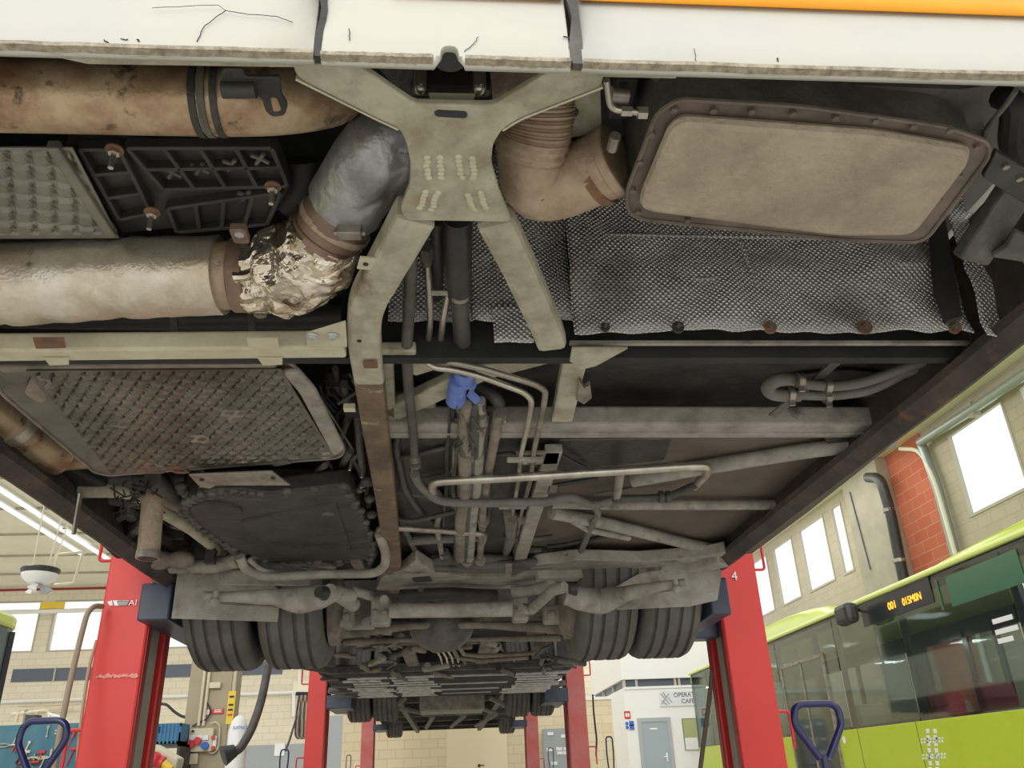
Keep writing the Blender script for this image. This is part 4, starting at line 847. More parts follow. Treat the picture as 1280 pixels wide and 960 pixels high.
# --- bellows
def bellows():
    m = MB(); n = 26; xs = 44
    def sect(y, dz, dr):
        pts = []
        W = 1.16; zb = 1.73+dz; zt = 2.5; R = .34
        pts.append((-W-dr, zt))
        for k in range(9): a = PI+k/8*PI/2; pts.append((-W+R+(R+dr)*math.cos(a), zb+R+(R+dr)*math.sin(a)))
        for k in range(9): a = 1.5*PI+k/8*PI/2; pts.append((W-R+(R+dr)*math.cos(a)+.03, zb+R+(R+dr)*math.sin(a)))
        pts.append((W+dr+.03, zt)); return [m.b.verts.new((a, y, b)) for a, b in pts]
    rows = []
    for i in range(n*4+1):
        y = 6.9+2.1*i/(n*4); rows.append(sect(y, .03*math.sin(PI*i/(n*4))*-1, .045*(abs(((i/4) % 1)*2-1)-.5)))
    for a, b in zip(rows, rows[1:]):
        for j in range(len(a)-1): m.face([a[j], b[j], b[j+1], a[j+1]], False)
    return m
bl = obj('bellows', bellows(), bell, bus, 'pleated black bellows joining the two bus halves', solid=.008)
for x0, x1 in ((-1.0, -.82), (-.46, -.10), (.56, .98), (-.82, -.48), (-.1, .5)):
    gm = bellg if (x0, x1) in ((-.46, -.10), (.56, .98), (-.82, -.48)) else greywrap if x0 == -.1 else darkg
    for k in range(12):
        if x0 in (-.1, -1.0) and k % 3: continue
        y = 7.1+k*2.1/26*2*.9; m = MB(); zz = 1.725-.03*math.sin(PI*(y-6.9)/2.1)-.018
        m.box((x0+random.uniform(-.05, .05), y-.045, zz-.004), (x1+random.uniform(-.07, .07), y+.045, zz+.014)); obj('pleat_patch', m, gm, bl, 'pale worn strip on the pleats', bev=.003)
for y, h in ((6.88, .05), (9.02, .06)):
    m = MB(); m.beam([(-1.2, y, 1.80), (-.9, y, 1.74), (.95, y, 1.74), (1.24, y, 1.80)], .05, h, fil=.08); obj('bellows_frame', m, darkg, bl, bev=.01)
# --- front section underside and tyres
m = MB(); m.box((-1.24, 9.0, 2.0), (1.27, 19.8, 2.04)); obj('front_underfloor', m, darkm, bus, 'dark underfloor of the front half')
for x in (-1.0, -.70, .84, 1.13): tyre_obj(x, 10.4, 1.565+.475, .475, .27, n=40)
for x in (-.97, 1.15): tyre_obj(x, 16.9, 1.66+.475, .475, .29, n=40)
for x in (-.62, .72):
    m = MB(); m.box((x-.04, 9.1, 1.85), (x+.04, 19.5, 2.0)); obj('front_frame_rail', m, darkg, bus, bev=.01)
for y in (9.6, 10.9, 12.2, 13.6, 15, 16.4, 18, 19.4):
    m = MB(); m.box((-1.2, y, 1.90), (1.23, y+.1, 2.0)); obj('front_cross_member', m, darkg if y < 18 else darkm, bus, bev=.01)
m = MB(); c = P(563, 884, y=11.2); m.box(c-V((.38, .3, .06)), c+V((.42, .4, .14))); obj('underfloor_tank', m, dustg, bus, 'grey box between the middle tyres', bev=.02)
for a, b in (((508, 872), (488, 886)), ((612, 872), (636, 884))):
    m = MB(); m.beam([P(*a, y=10.6), P(*b, y=10.6)], .05, .05); obj('v_stay', m, dustg, bus, bev=.01)
for x0 in (-.4, .1, .6):
    m = MB(); m.tube([(x0-.3, 12, 1.86), (x0+.2, 14, 1.84), (x0, 18, 1.88)], .04, 10, .2); obj('air_pipe', m, darkg, bus)
m = MB(); m.box((-1.2, 10.35, 1.9), (1.23, 10.5, 2.0)); m.cyl((-1.1, 10.4, 2.02), (1.2, 10.4, 2.02), .08, 16); obj('front_axle_beam', m, darkg, bus)
m = MB(); m.cyl((-1.1, 16.9, 2.1), (1.2, 16.9, 2.1), .07, 16); obj('front_axle_beam', m, darkg, bus)
# ================================================================== THE HALL
m = MB(); m.box((-32, -10, -.05), (12, 44, 0)); struct('floor', m, floorm)
def wall_holes(name, axis, c, th, a0, a1, z0, z1, holes, material):
    """upright wall on the plane axis=c with rectangular openings (a0,a1,z0,z1)"""
    A = sorted(set([a0, a1]+[h for q in holes for h in q[:2]])); Z = sorted(set([z0, z1]+[h for q in holes for h in q[2:]])); m = MB()
    for p, q in zip(A, A[1:]):
        for r, s in zip(Z, Z[1:]):
            ca, cz = (p+q)/2, (r+s)/2
            if any(h[0] < ca < h[1] and h[2] < cz < h[3] for h in holes): continue
            if axis == 'y': m.box((p, c, r), (q, c+th, s))
            else: m.box((c, p, r), (c+th, q, s))
    return struct(name, m, material)
NW = [0]
def window(axis, c, h, mull=()):
    NW[0] += 1; a0, a1, z0, z1 = h; e = .05; m = MB()
    def bx(p, q, r, s, t0=-.02, t1=.05):
        if axis == 'y': m.box((p, c+t0, r), (q, c+t1, s))
        else: m.box((c+t0, p, r), (c+t1, q, s))
    bx(a0, a0+e, z0, z1); bx(a1-e, a1, z0, z1); bx(a0+e, a1-e, z0, z0+e); bx(a0+e, a1-e, z1-e, z1)
    for k in mull: bx(k-.02, k+.02, z0+e, z1-e)
    w = struct('window_%d' % NW[0], m, winf); m = MB(); bx(a0+e, a1-e, z0+e, z1-e, .02, .03); obj('pane', m, glc, w)
xw = 9.5
def hole(bl, tl, br): return (P(*br, x=xw).y, P(*bl, x=xw).y, P(*bl, x=xw).z, P(*tl, x=xw).z)
hs4 = [hole((1056, 722), (1038, 640), (1070, 717)), hole((1013, 742), (997, 665), (1046, 728)), hole((978, 757), (962, 689), (1003, 745)), (23.6, 25.2, 4.95, 6.5), (25.7, 28.2, 4.95, 6.5), (28.8, 31.5, 4.95, 6.5)]
zz0, zz1 = 4.95, 6.62
hs4 = [(min(a, b), max(a, b), zz0, zz1) for a, b, _, _ in hs4]
yA = P(1200, 600, x=xw).y; yB_ = P(1272, 560, x=xw).y
nearw = [(yB_, yA, P(1212, 648, x=xw).z, P(1186, 543, x=xw).z)]
nearw += [(yB_-3.2, yB_-.45, nearw[0][2], nearw[0][3]), (yB_-6.4, yB_-3.65, nearw[0][2], nearw[0][3])]
allw = hs4+nearw
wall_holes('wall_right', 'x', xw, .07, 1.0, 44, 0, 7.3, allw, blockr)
for h in allw: window('x', xw, h)
# red block infill, concrete pillar, ceiling strips
yb0, yb1 = P(1168, 640, x=xw-.03).y, P(1108, 590, x=xw-.03).y
m = MB(); m.box((xw-.03, yb0-.15, 0), (xw-.001, yb1+.15, 7.3)); struct('wall_panel_red', m, redbrick)
yc0, yc1 = P(1125, 700, x=xw-.25).y, P(1075, 700, x=xw-.25).y
m = MB(); m.box((xw-.3, yc0, 0), (xw-.001, yc1, 6.85)); tag(obj('concrete_pillar', m, conc, bev=.02), 'raw concrete pillar of the right wall between row of windows and red blocks', 'pillar')
m = MB(); m.box((xw-.5, 8.5, 6.85), (xw-.002, 44, 7.1)); tag(obj('wall_beam', m, ceilm), 'pale beam along the top of the right wall windows', 'beam')
m = MB(); m.box((6.8, 6, 7.3), (9.75, 44, 7.4)); struct('ceiling_right', m, ceilm)
def sp(px, py, x): return P(px, py, x=x)
m = MB(); m.tube([sp(1085, 597, xw-.45), sp(1100, 597, xw-.45), sp(1113, 640, xw-.45), sp(1129, 722, xw-.45), sp(1129, 722, xw-.45)-V((0, 0, 3.5))], .11, 14, .25)
dp = tag(obj('drain_pipe', m, black), 'fat black drain pipe running down beside the concrete pillar', 'pipe')
for a, b in ((1112, 640), (1125, 703)):
    c = sp(a, b, xw-.45); m = MB(); m.cyl(c, c+V((0, 0, .07)), .125, 14); obj('pipe_joint', m, steeld, dp)
m = MB(); m.tube([sp(1125, 561, xw-.2), sp(1150, 562, xw-.2), sp(1168, 600, xw-.2), sp(1192, 685, xw-.2), sp(1192, 685, xw-.2)-V((0, 0, 3.5))], .04, 10, .3); tag(obj('wall_conduit', m, ceilm), 'thin pale conduit bending down beside the red blocks', 'pipe')
m = MB(); m.tube([sp(1152, 556, xw-.15), sp(1172, 610, xw-.15), sp(1192, 685, xw-.15), sp(1192, 685, xw-.15)-V((0, 0, 3.5))], .09, 12, .2); tag(obj('wall_pipe', m, pipeg), 'grey green vertical pipe between red blocks and the large window', 'pipe')
m = MB(); m.tube([sp(1150, 553, xw-.2), sp(1215, 512, xw-.2), sp(1300, 455, xw-.2)], .09, 12, .0); wp2 = tag(obj('wall_pipe', m, pipeg), 'grey green pipe running along the wall above the large window', 'pipe')
c = sp(1215, 512, xw-.2); m = MB(); m.box(c-V((.05, .07, .13)), c+V((.1, .07, .13))); obj('pipe_bracket', m, conc, wp2)
c = sp(1060, 640, xw-.33); m = MB(); m.tube([sp(1062, 615, xw-.32), sp(1088, 712, xw-.32)], .015, 6, 0); tag(obj('cable', m, dbl), 'thin blue cable down the concrete pillar', 'cable')
# --- left end wall with high windows
yl = 28.
Lh = [(-19.4, -16.5, 5.0, 6.6), (-16.1, -13.0, 5.0, 6.6), (-12.6, -9.9, 5.0, 6.6), (-9.5, -6.9, 5.0, 6.6)]
wall_holes('wall_left_end', 'y', yl, .3, -32, 4.7, 0, 7.1, Lh, blockf)
for h in Lh: window('y', yl, h)
m = MB(); m.box((-32, 9, 7.05), (-2.2, 28.4, 7.15)); struct('ceiling', m, ceilm)
for k, y in enumerate((15, 17.2, 19.4, 21.6, 23.8, 26)):
    m = MB(); m.box((-32, y, 7.0), (-2.2, y+.07, 7.05)); struct('trim_%d' % (k+1), m, conc)
m = MB(); m.box((-32, yl-.03, 6.93), (-2.2, yl, 7.0)); struct('trim_8', m, redd)
m = MB(); m.box((-13.45, yl-.04, 4.12), (-5.2, yl-.001, 4.5)); w = tag(obj('strip_window', m, dbl), 'long low slate blue strip window on the far left wall', 'window')
for x in (-12.2, -9.5, -7): m = MB(); m.box((x, yl-.06, 4.1), (x+.05, yl-.04, 4.52)); obj('mullion', m, winf, w)
m = MB(); m.tube([(-14, yl-.1, 3.55), (-3, yl-.1, 3.55)], .05, 8, 0); cd = tag(obj('wall_conduit', m, plw), 'white horizontal conduit along the far left wall', 'pipe')
m = MB(); m.tube([(-22, yl-.6, 6.15), (-9.9, yl-.6, 6.15)], .07, 8, 0); tag(obj('wall_pipe', m, plw), 'pale pipe passing in front of the high left windows', 'pipe')
c = P(66, 757, y=yl-.6); m = MB(); m.box(c-V((.35, .05, .1)), c+V((.35, .05, .1))); tag(obj('pipe_marker', m, yel), 'yellow marker on the pale pipe before the left windows', 'sign')
a = P(20, 883, y=27.5); m = MB(); m.box(a, P(95, 885, y=27.5)+V((0, .3, .12))); tag(obj('wall_duct', m, plc), 'cream cable tray on the far left wall above the ladders', 'duct')
# --- ceiling lights
for k, (a, b) in enumerate((((-60, 583), (137, 701)), ((-40, 612), (103, 694)), ((54, 662), (90, 683)))):
    p0, p1 = P(*a, z=6.0), P(*b, z=6.0)
    p0.y = max(p0.y, 9); x = p1.x+(.45 if k == 2 else 0); m = MB(); m.box((x-.09, p0.y, 6.985), (x+.09, p1.y, 7.045))
    t = thing('fluorescent_light', (x, (p0.y+p1.y)/2, 6.9), ['long white fluorescent batten nearest the raised bus', 'long fluorescent batten on the left edge of the ceiling', 'short fluorescent batten between the two long ones'][k], 'ceiling light', 'fluorescent battens under the ceiling')
    obj('light_housing', m, plw, t)
    m = MB(); m.tube([(x, p0.y+.1, 6.95), (x, p1.y-.1, 6.95)], .035, 8, 0); obj('light_tube', m, tubem, t)
# hanging fan/extractor head
c = P(49, 722, y=15.); t = thing('exhaust_reel', (c.x, c.y, c.z-.25), 'round white hose reel with a dark rim hanging from the ceiling', 'hose reel')
m = MB(); m.revolve((c.x, c.y, c.z), [(.06, .30), (.14, .32), (.16, .30)], 28, 'z'); obj('reel_rim', m, black, t)
m = MB(); m.revolve((c.x, c.y, c.z), [(-.10, .16), (-.02, .27), (.06, .30), (.065, .1)], 28, 'z'); obj('reel_body', m, plw, t)
for k in range(3):
    a = k*2.1+.3; m = MB(); m.prism([(c.x, c.y, c.z-.1), (c.x+.25*math.cos(a), c.y+.25*math.sin(a), c.z-.22), (c.x+.2*math.cos(a+.6), c.y+.2*math.sin(a+.6), c.z-.25), (c.x+.1*math.cos(a+.6), c.y+.1*math.sin(a+.6), c.z-.28)], (0, 0, .02)); obj('reel_vane', m, plw if k else greyb, t)
for dx in (-.15, .1, .2): m = MB(); m.cyl((c.x+dx, c.y, c.z+.1), (c.x+dx*2, c.y+.2, 7.02), .012, 6); obj('hanging_rod', m, ceilm, t)
m = MB(); m.tube([P(70, 722, y=16), P(70, 693, y=16), P(104, 690, y=16), P(92, 729, y=16), P(68, 731, y=16)], .025, 8, .03); tag(obj('conduit_loop', m, plc), 'rectangular loop of pale conduit beside the hanging reel', 'pipe')
# --- far centre partition with flush door and cabinet
yp = 21.5
xl, xr = P(427, 940, y=yp).x, P(766, 900, y=yp).x
m = MB(); m.box((xl, yp, 0), (xr, yp+.2, 2.55)); tag(obj('block_partition', m, block), 'cream block partition closing the bay beyond the raised bus', 'wall')
m = MB(); m.box((xl, yp-.03, 2.55), (xr+.03, yp+.23, 2.62)); tag(obj('partition_cap', m, plw), 'white capping along the top of the block partition', 'cap')
a, b = P(558, 930, y=yp), P(634, 930, y=yp); m = MB(); m.box((a.x, yp-.03, 0), (b.x, yp-.002, 2.4)); d1 = struct('door_1', m, cream)
c = P(599, 957, y=yp-.05); m = MB(); m.tube([c, c+V((0, -.06, 0)), c+V((.12, -.06, 0))], .012, 8, .02); m.cyl(c+V((0, .03, 0)), c-V((0, .02, 0)), .035, 12); obj('door_handle', m, ink, d1, 'dark lever handle')
a, b = P(679, 911, y=yp-.4), P(712, 911, y=yp-.4)
cb_ = thing('grey_cabinet', (a.x+.3, yp-.2, 0), 'grey metal cabinet with white stickers against the block partition', 'cabinet')
m = MB(); m.box((a.x, yp-.4, .9), (b.x, yp-.05, a.z)); obj('cabinet_body', m, greyb, cb_, bev=.01)
m = MB(); m.box((a.x, yp-.42, 0), (b.x, yp-.05, .88)); obj('cabinet_base', m, greyb, cb_, bev=.01)
for px, py in ((688, 917), (705, 920), (687, 937), (699, 936), (708, 936), (700, 941), (708, 941), (693, 954)):
    c = P(px, py, y=yp-.41); m = MB(); m.box(c-V((.07, .005, .035)), c+V((.07, .005, .035))); obj('sticker', m, plw, cb_)
# --- white office
yo = 23.
a = P(778, 850, y=yo); xo = a.x; zs0, zs1 = P(810, 859, y=yo).z, P(810, 848.5, y=yo).z; ztop = P(800, 800, y=yo).z
od = P(799, 930, y=yo).x, P(841, 930, y=yo).x, P(820, 897, y=yo).z
m = MB(); m.box((xo, yo, 0), (9.45, yl, zs0)); of = struct('wall_office_lower', m, whitew)
m = MB(); m.box((xo-.02, yo-.02, zs1), (9.45, yl, ztop)); struct('wall_office_upper', m, whitew)
m = MB(); m.box((xo+.08, yo+.1, zs0), (9.45, yl, zs1)); struct('window_office_strip', m, dbl)
for x in (xo+.02, xo+.35, P(843, 853, y=yo).x, P(848, 853, y=yo).x):
    m = MB(); m.box((x, yo+.02, zs0), (x+.06, yo+.1, zs1)); struct('trim_20', m, winf)
for y in (yo+.1, yo+1.6, yo+3.2):
    m = MB(); m.box((xo+.02, y, zs0), (xo+.08, y+.07, zs1)); struct('trim_21', m, winf)
m = MB(); m.box((xo+.02, yo-.03, zs0-.04), (9.45, yo, zs0+.02)); struct('trim_22', m, plw)
m = MB()
for bx in ((od[0], yo-.05, 0, od[0]+.1, yo-.001, od[2]), (od[1]-.1, yo-.05, 0, od[1], yo-.001, od[2]), (od[0]+.1, yo-.05, od[2]-.1, od[1]-.1, yo-.001, od[2])): m.box(bx[:3], bx[3:])
d2 = struct('door_2', m, mat('grey_door_frame', (.42, .45, .47), .5))
m = MB(); m.box((od[0]+.1, yo-.03, 0), (od[1]-.1, yo-.004, od[2]-.1)); obj('door_leaf', m, greyd, d2, 'blue grey door leaf')
c = P(817, 911, y=yo-.035); m = MB(); m.box(c-V((.1, .005, .02)), c+V((.1, .005, .02))); obj('door_plate', m, plw, d2)
c = P(834, 946, y=yo-.04); m = MB(); m.box(c-V((.02, .01, .1)), c+V((.02, .01, .1))); m.tube([c, c+V((0, -.05, 0)), c+V((-.1, -.05, 0))], .012, 8, .01); obj('door_handle', m, plw, d2)
def sign(name, px, y, material, label, r=.01):
    p = [P(a, b, y=y) for a, b in px]; x0 = min(q.x for q in p); x1 = max(q.x for q in p); z0 = min(q.z for q in p); z1 = max(q.z for q in p)
    t = thing(name, ((x0+x1)/2, y, z0), label, 'sign'); m = MB(); m.box((x0, y, z0), (x1, y+.02, z1)); obj('sign_board', m, material, t, bev=.004); return t, x0, x1, z0, z1
t, x0, x1, z0, z1 = sign('cafe_sign', ((823, 864), (893, 881)), yo-.03, mat('pale_sign_board', (.74, .77, .82), .5), 'pale rectangular sign with grey lettering and crossed cutlery on the white office wall')
h = z1-z0
c = P(855, 868.5, y=yo-.035); text('sign_lettering', 'OPERAT', h*.42, XZ(c.x, yo-.035, c.z, .95), ink, t); c = P(860, 876.5, y=yo-.035); text('sign_lettering', 'CAF\u00c9', h*.40, XZ(c.x, yo-.035, c.z, 1.0), ink, t)
for a, b, c, d in ((826, 867, 837, 880), (836, 867, 827, 880), (829, 865, 832, 871), (835, 872, 840, 878), (827, 876, 834, 881)):
    m = MB(); m.beam([P(a, b, y=yo-.034), P(c, d, y=yo-.034)], .03, .01, (0, 1, 0)); obj('sign_emblem', m, inkg, t)
t, x0, x1, z0, z1 = sign('fire_sign', ((780, 889), (788.5, 898.5)), yo-.02, plr, 'small red square fire sign on the white office wall')
for k in (.3, .65): m = MB(); m.box((x0+(x1-x0)*k-.02, yo-.026, z0+.05), (x0+(x1-x0)*k+.025, yo-.02, z1-.05)); obj('sign_symbol', m, plw, t)
t, x0, x1, z0, z1 = sign('safety_sign', ((781, 902), (794, 911.5)), yo-.02, plw, 'blue and white safety sign below the red fire sign')
for j in (0, 1):
    zc_ = z0+(z1-z0)*(.27+.48*j); m = MB(); m.box((x0+.11, yo-.026, zc_-.06), (x1-.02, yo-.02, zc_+.06)); obj('sign_text_block', m, inkb, t)
    m = MB(); m.cyl((x0+.05, yo-.026, zc_), (x0+.05, yo-.02, zc_), .045, 14); obj('sign_symbol', m, inkb, t)
x0, x1, z0, z1 = P(852, 900, y=yo).x, P(893, 900, y=yo).x, P(860, 938, y=yo).z, P(860, 898, y=yo).z
m = MB(); m.box((x0, yo-.02, z0), (x1, yo-.001, z1)); ow = struct('window_office_front', m, mat('office_window_dark', (.16, .2, .17), .15))
m = MB(); m.box((x0+.02, yo-.03, z0+.01), (x0+.36, yo-.021, z0+.3)); obj('window_notice', m, plw, ow)
m = MB(); m.box((x0+.02, yo-.028, z0+.3), (x1, yo-.021, z0+.75)); obj('window_reflection', m, mat('lime_reflection', (.4, .45, .22), .6), ow)  # lime reflection in the pane, painted as a flat strip
# ================================================================== COLUMN LIFTS
def lift(px0, px1, y, s, cpx, paint, label, hd=None, num=None, loop=None, top=2.65, n2=1.0, gr=None):
    """px0 outer / px1 inner edge of the red front face at the bottom of the photograph; s=+1 left of the bus, -1 right"""
    xo_, xi = P(px0, 955, y=y).x, P(px1, 955, y=y).x
    cx = (xo_+xi)/2; t = thing('column_lift', (cx, y+.17, 0), label, 'lift column', 'red column lifts holding the bus')
    lo, hi = min(xo_, xi), max(xo_, xi); D = .34
    m = MB(); m.box((lo, y, .12), (hi, y+.07, top)); m.box((lo, y+D-.07, .12), (hi, y+D, top))
    wx = (lo, lo+.05) if s > 0 else (hi-.05, hi); m.box((wx[0], y+.07, .12), (wx[1], y+D-.07, top)); m.box((lo-.005, y-.005, top), (hi+.005, y+D+.005, top+.02))
    obj('mast', m, paint, t, 'red steel mast', bev=.012)
    fx = hi if s > 0 else lo
    for yy in (y+.012, y+D-.06):
        m = MB(); m.box((fx-.004, yy, .15), (fx+.004, yy+.048, top-.05)); obj('mast_flange', m, redd, t, 'dark red inner flange')
    m = MB(); m.box((fx-s*.035-.015, y+.10, .15), (fx-s*.035+.02, y+.22, top-.05)); obj('guide_rail', m, rail, t, 'grey guide rail')
    m = MB(); m.box((fx-s*.06-.015, y+.07, .15), (fx-s*.06+.015, y+.27, top-.05)); obj('mast_recess', m, ink, t)
    # carriage
    (a, b), (c, d), yc, ln = cpx
    p, q = P(a, b, y=yc), P(c, d, y=yc); m = MB(); x0, x1 = sorted((p.x, q.x)); z0, z1 = sorted((p.z, q.z))
    xin = x1 if s > 0 else x0; xout = x0 if s > 0 else x1
    m.box((x0, yc, z0), (x1, yc+ln, z1)); cr = obj('carriage', m, navy, t, 'slate blue lifting carriage', bev=.008)
    m = MB(); m.box((min(xout, fx), y+.1, z0), (max(xout, fx)+.001, y+.24, z1+.2)); obj('carriage_arm', m, navy, cr, bev=.006)
    for yy in (yc+ln-.12,): m = MB(); m.box((min(xin, xin+s*.12), yy, z0-.02), (max(xin, xin+s*.12), yy+.1, z0+.05)); obj('lifting_fork', m, navy, cr, bev=.01)
    # base with wheels
    for dx in (-.05, .2): pass
    m = MB(); m.box((lo-.06, y-.5, .06), (lo+.03, y+1.0, .16)); m.box((hi-.03, y-.5, .06), (hi+.06, y+1.0, .16)); m.box((lo, y-.1, .05), (hi, y+D+.1, .14)); obj('lift_base', m, paint, t, bev=.01)
    for xx in (lo-.015, hi+.015):
        for yy in (y-.42, y+.92): m = MB(); m.revolve((xx, yy, .075), [(-.025, .06), (-.025, .075), (.025, .075), (.025, .06)], 20); obj('castor_wheel', m, black, t)
    m = MB(); m.box((lo+.03, y-.11, 0.28), (hi-.03, y-.005, .75)); obj('control_box', m, greyb, t, bev=.01)
    if hd:
        (a, b, w, hh), yh = hd; c = P(a, b, y=yh); k = w*.5*depth(c)/F; v = hh*depth(c)/F
        pts = [(c.x-.02, yh, c.z-v), (c.x-k*.95, yh, c.z-v*.38), (c.x-k*.85, yh, c.z-.02), (c.x-k*.6, yh, c.z), (c.x+k*.6, yh, c.z), (c.x+k*.9, yh, c.z-.02), (c.x+k*.95, yh, c.z-v*.38), (c.x+.02, yh, c.z-v)]
        m = MB(); m.tube([V(p) for p in pts], max(.008, k*.14), 12, .06); h_ = obj('pull_handle', m, navyg, t, 'glossy navy blue loop pull handle')
        m = MB(); m.tube([(c.x, yh, c.z-v+.01), (c.x, yh, .3), (c.x, y-.1, .14)], max(.008, k*.15), 12, .08); obj('handle_stem', m, navyg, h_)
    for zz in ((1.95, 1.2) if top > 2 else (1.0,)):
        o = -s; xx = xo_; m = MB(); m.tube([(xx, y+.1, zz), (xx+o*.09, y+.1, zz), (xx+o*.09, y+.1, zz+(.16 if zz > 1.5 else -.18))], .008, 8, .02); obj('cable_hook', m, plr, t, 'thin red hook')
    return t, lo, hi
L1, lo, hi = lift(93, 159, 3.95, 1, ((170, 776), (217, 728), 3.82, .8), redp, 'bright red lift column with scuffed white marks, nearest on the left of the bus', hd=((57, 901, 60, 62), 3.45))
# markings on the left mast
def mark(px, y, mt, nm='painted_mark', par=L1):
    m = MB(); m.prism([P(a, b, y=y) for a, b in px], (0, .0005, 0)); obj(nm, m, mt, par)
yf = 3.9445
mark([(134, 752), (140, 750.5), (141, 757), (137, 757)], yf, plw); mark([(141, 750.5), (146, 750.5), (148, 757), (143, 757)], yf, plw); mark([(147, 750.5), (161, 751), (159, 756.5), (148, 757)], yf, inkg)
mark([(146, 750.2), (161, 750.6), (161, 751.4), (146, 751.2)], yf, plw)
c = P(166, 753.5, y=yf-.003); text('mast_lettering', 'AI', .035, XZ(c.x, yf-.001, c.z, 1.2), plw, L1)
sm = mat('rubbed_off_letters', (.80, .32, .27), .5)
for k in range(16):
    x = 119+k*3.2+random.uniform(-1, 1); mark([(x, 845+random.uniform(-3, 3)), (x+random.uniform(3, 7), 843+random.uniform(-3, 3)), (x+random.uniform(3, 6), 845+random.uniform(-1, 3)), (x+1, 847+random.uniform(-1, 2))], 3.9448-.0001*k, sm, 'worn_lettering')
R1, lo, hi = lift(985, 929, 4.45, -1, ((915, 768), (884, 722), 3.82, .9), redp, 'bright red lift column carrying the number 4, nearest on the right of the bus', hd=((1018, 880, 64, 62), 3.9))
c = P(919, 720, y=4.43); text('mast_number', '4', .07, XZ(c.x, 4.443, c.z), plw, R1)
lift(379, 403, 9.75, 1, ((407, 886), (440, 868), 9.6, .9), redp, 'red lift column behind the pleated joint on the left', hd=((356, 937, 11, 40), 9.6), top=2.5)
lift(738, 714, 9.75, -1, ((711, 877), (680, 860), 9.6, .9), redf, 'faded red lift column behind the pleated joint on the right', hd=((761, 921, 9, 50), 9.4), top=2.6)
lift(450, 466, 16.4, 1, ((466, 913), (484, 905), 16.3, .9), redf, 'small red lift column farthest away on the left', hd=((436, 944, 6, 30), 16.2), top=2.35)
lift(675, 659, 16.4, -1, ((659, 908), (640, 900), 16.3, .9), redf, 'small faded lift column farthest away on the right', hd=((688, 935, 7, 30), 16.2), top=2.1)
# cables hanging on the left column
m = MB(); m.tube([P(128, 758, y=3.9), P(118, 757, y=3.85), P(109, 766, y=3.8), P(100, 800, y=3.8), P(86, 860, y=3.75), P(74, 920, y=3.7), P(66, 975, y=3.7), V((P(66, 975, y=3.7).x, 3.7, .02))], .012, 10, .05); tag(obj('power_cable', m, mat('worn_brown_cable', (.33, .26, .19), .7)), 'worn brown cable looped over the hook of the left column', 'cable')
m = MB(); m.tube([P(121, 800, y=4.1), P(112, 830, y=4.1), P(104, 880, y=4.1), P(98, 930, y=4.1), P(95, 990, y=4.1)], .008, 8, .05); tag(obj('power_cable', m, mat('worn_tan_cable', (.45, .36, .26), .7)), 'thin tan cable hanging close to the left column edge', 'cable')
m = MB(); m.tube([P(890, 840, y=4.6), P(886, 880, y=4.6), P(878, 940, y=4.6), P(872, 990, y=4.6)], .012, 8, .05); tag(obj('power_cable', m, mat('dark_brown_cable', (.12, .08, .06), .6)), 'dark cable hanging left of the number 4 column', 'cable')
m = MB(); m.tube([P(741, 868, y=9.9), P(742, 890, y=9.9), P(746, 925, y=9.9), P(745, 945, y=9.9)], .010, 8, .05); tag(obj('power_cable', m, ink), 'thin dark cable hanging beside the faded column', 'cable')
# coiled white cables hanging
t = thing('cable_coil', P(377, 925, y=10.5), 'bundle of looped beige cables hanging left of the second red column', 'cable')
for k in range(6):
    x = 371+k*2.4; m = MB(); m.tube([P(x+3, 868, y=10.5), P(x-1.5, 900, y=10.5), P(x-2, 920, y=10.5), P(x+3, 924, y=10.5), P(x+5, 915, y=10.5), P(x+4, 868, y=10.5)], .012, 6, .05); obj('cable_loop', m, mat('beige_cable', (.45, .40, .30), .6) if k % 2 else darkg, t)
m = MB(); m.cyl(P(370, 867, y=10.5), P(390, 867, y=10.5), .02, 8); obj('coil_hanger', m, ink, t)
m = MB(); m.tube([P(371, 895, y=10.4), P(362, 925, y=10), P(357, 938, y=9.7)], .012, 6, .05); obj('cable_tail', m, darkg, t)
# --- tan pillar with sockets
ypl = 13.
x0, x1 = P(231, 900, y=ypl).x, P(285, 900, y=ypl).x
m = MB(); m.box((x0, ypl, 0), (x1, ypl+.6, 7.05)); tag(obj('tan_pillar', m, mat('tan_pillar_paint', (.42, .37, .26), .8, 0, (.38, .33, .23), 2, .5)), 'square tan pillar carrying red and blue power sockets', 'pillar')
for dx, lb in ((248, 'left one of two thin pale conduits running down the tan pillar'), (254, 'right one of two thin pale conduits running down the tan pillar')):
    p = P(dx+1, 900, y=ypl-.03); m = MB(); m.tube([(p.x, ypl-.03, 1.75), (p.x, ypl-.03, 6.9)], .022, 8, 0); tag(obj('pillar_conduit', m, plc), lb, 'pipe')
m = MB(); p = P(286, 900, y=ypl+.05); m.tube([(p.x+.02, ypl+.05, .2), (p.x+.02, ypl+.05, 6.9)], .035, 8, 0); tag(obj('pillar_conduit', m, plc), 'thicker pale conduit on the right edge of the tan pillar', 'pipe')
def pbox(name, px, d, mt, y=ypl, par=None, lb=None):
    p, q = P(*px[0], y=y-d), P(*px[1], y=y-d); m = MB(); m.box((p.x, y-d, q.z), (q.x, y-.002, p.z)); return obj(name, m, mt, par, lb, bev=.008)
t = thing('power_board', (P(250, 940, y=ypl).x, ypl-.1, P(250, 939, y=ypl).z), 'cream socket board with a red and a blue socket on the tan pillar', 'socket board')
pbox('board_body', ((237, 911), (264, 939)), .1, plc, par=t)
for px, mt in (((239, 930), plr), ((256, 932), inkb), ((247, 926), plr)):
    c = P(*px, y=ypl-.13); m = MB(); m.cyl(c+V((0, -.03, 0)), c+V((0, .04, 0)), .05, 16); obj('round_socket', m, mt, t)
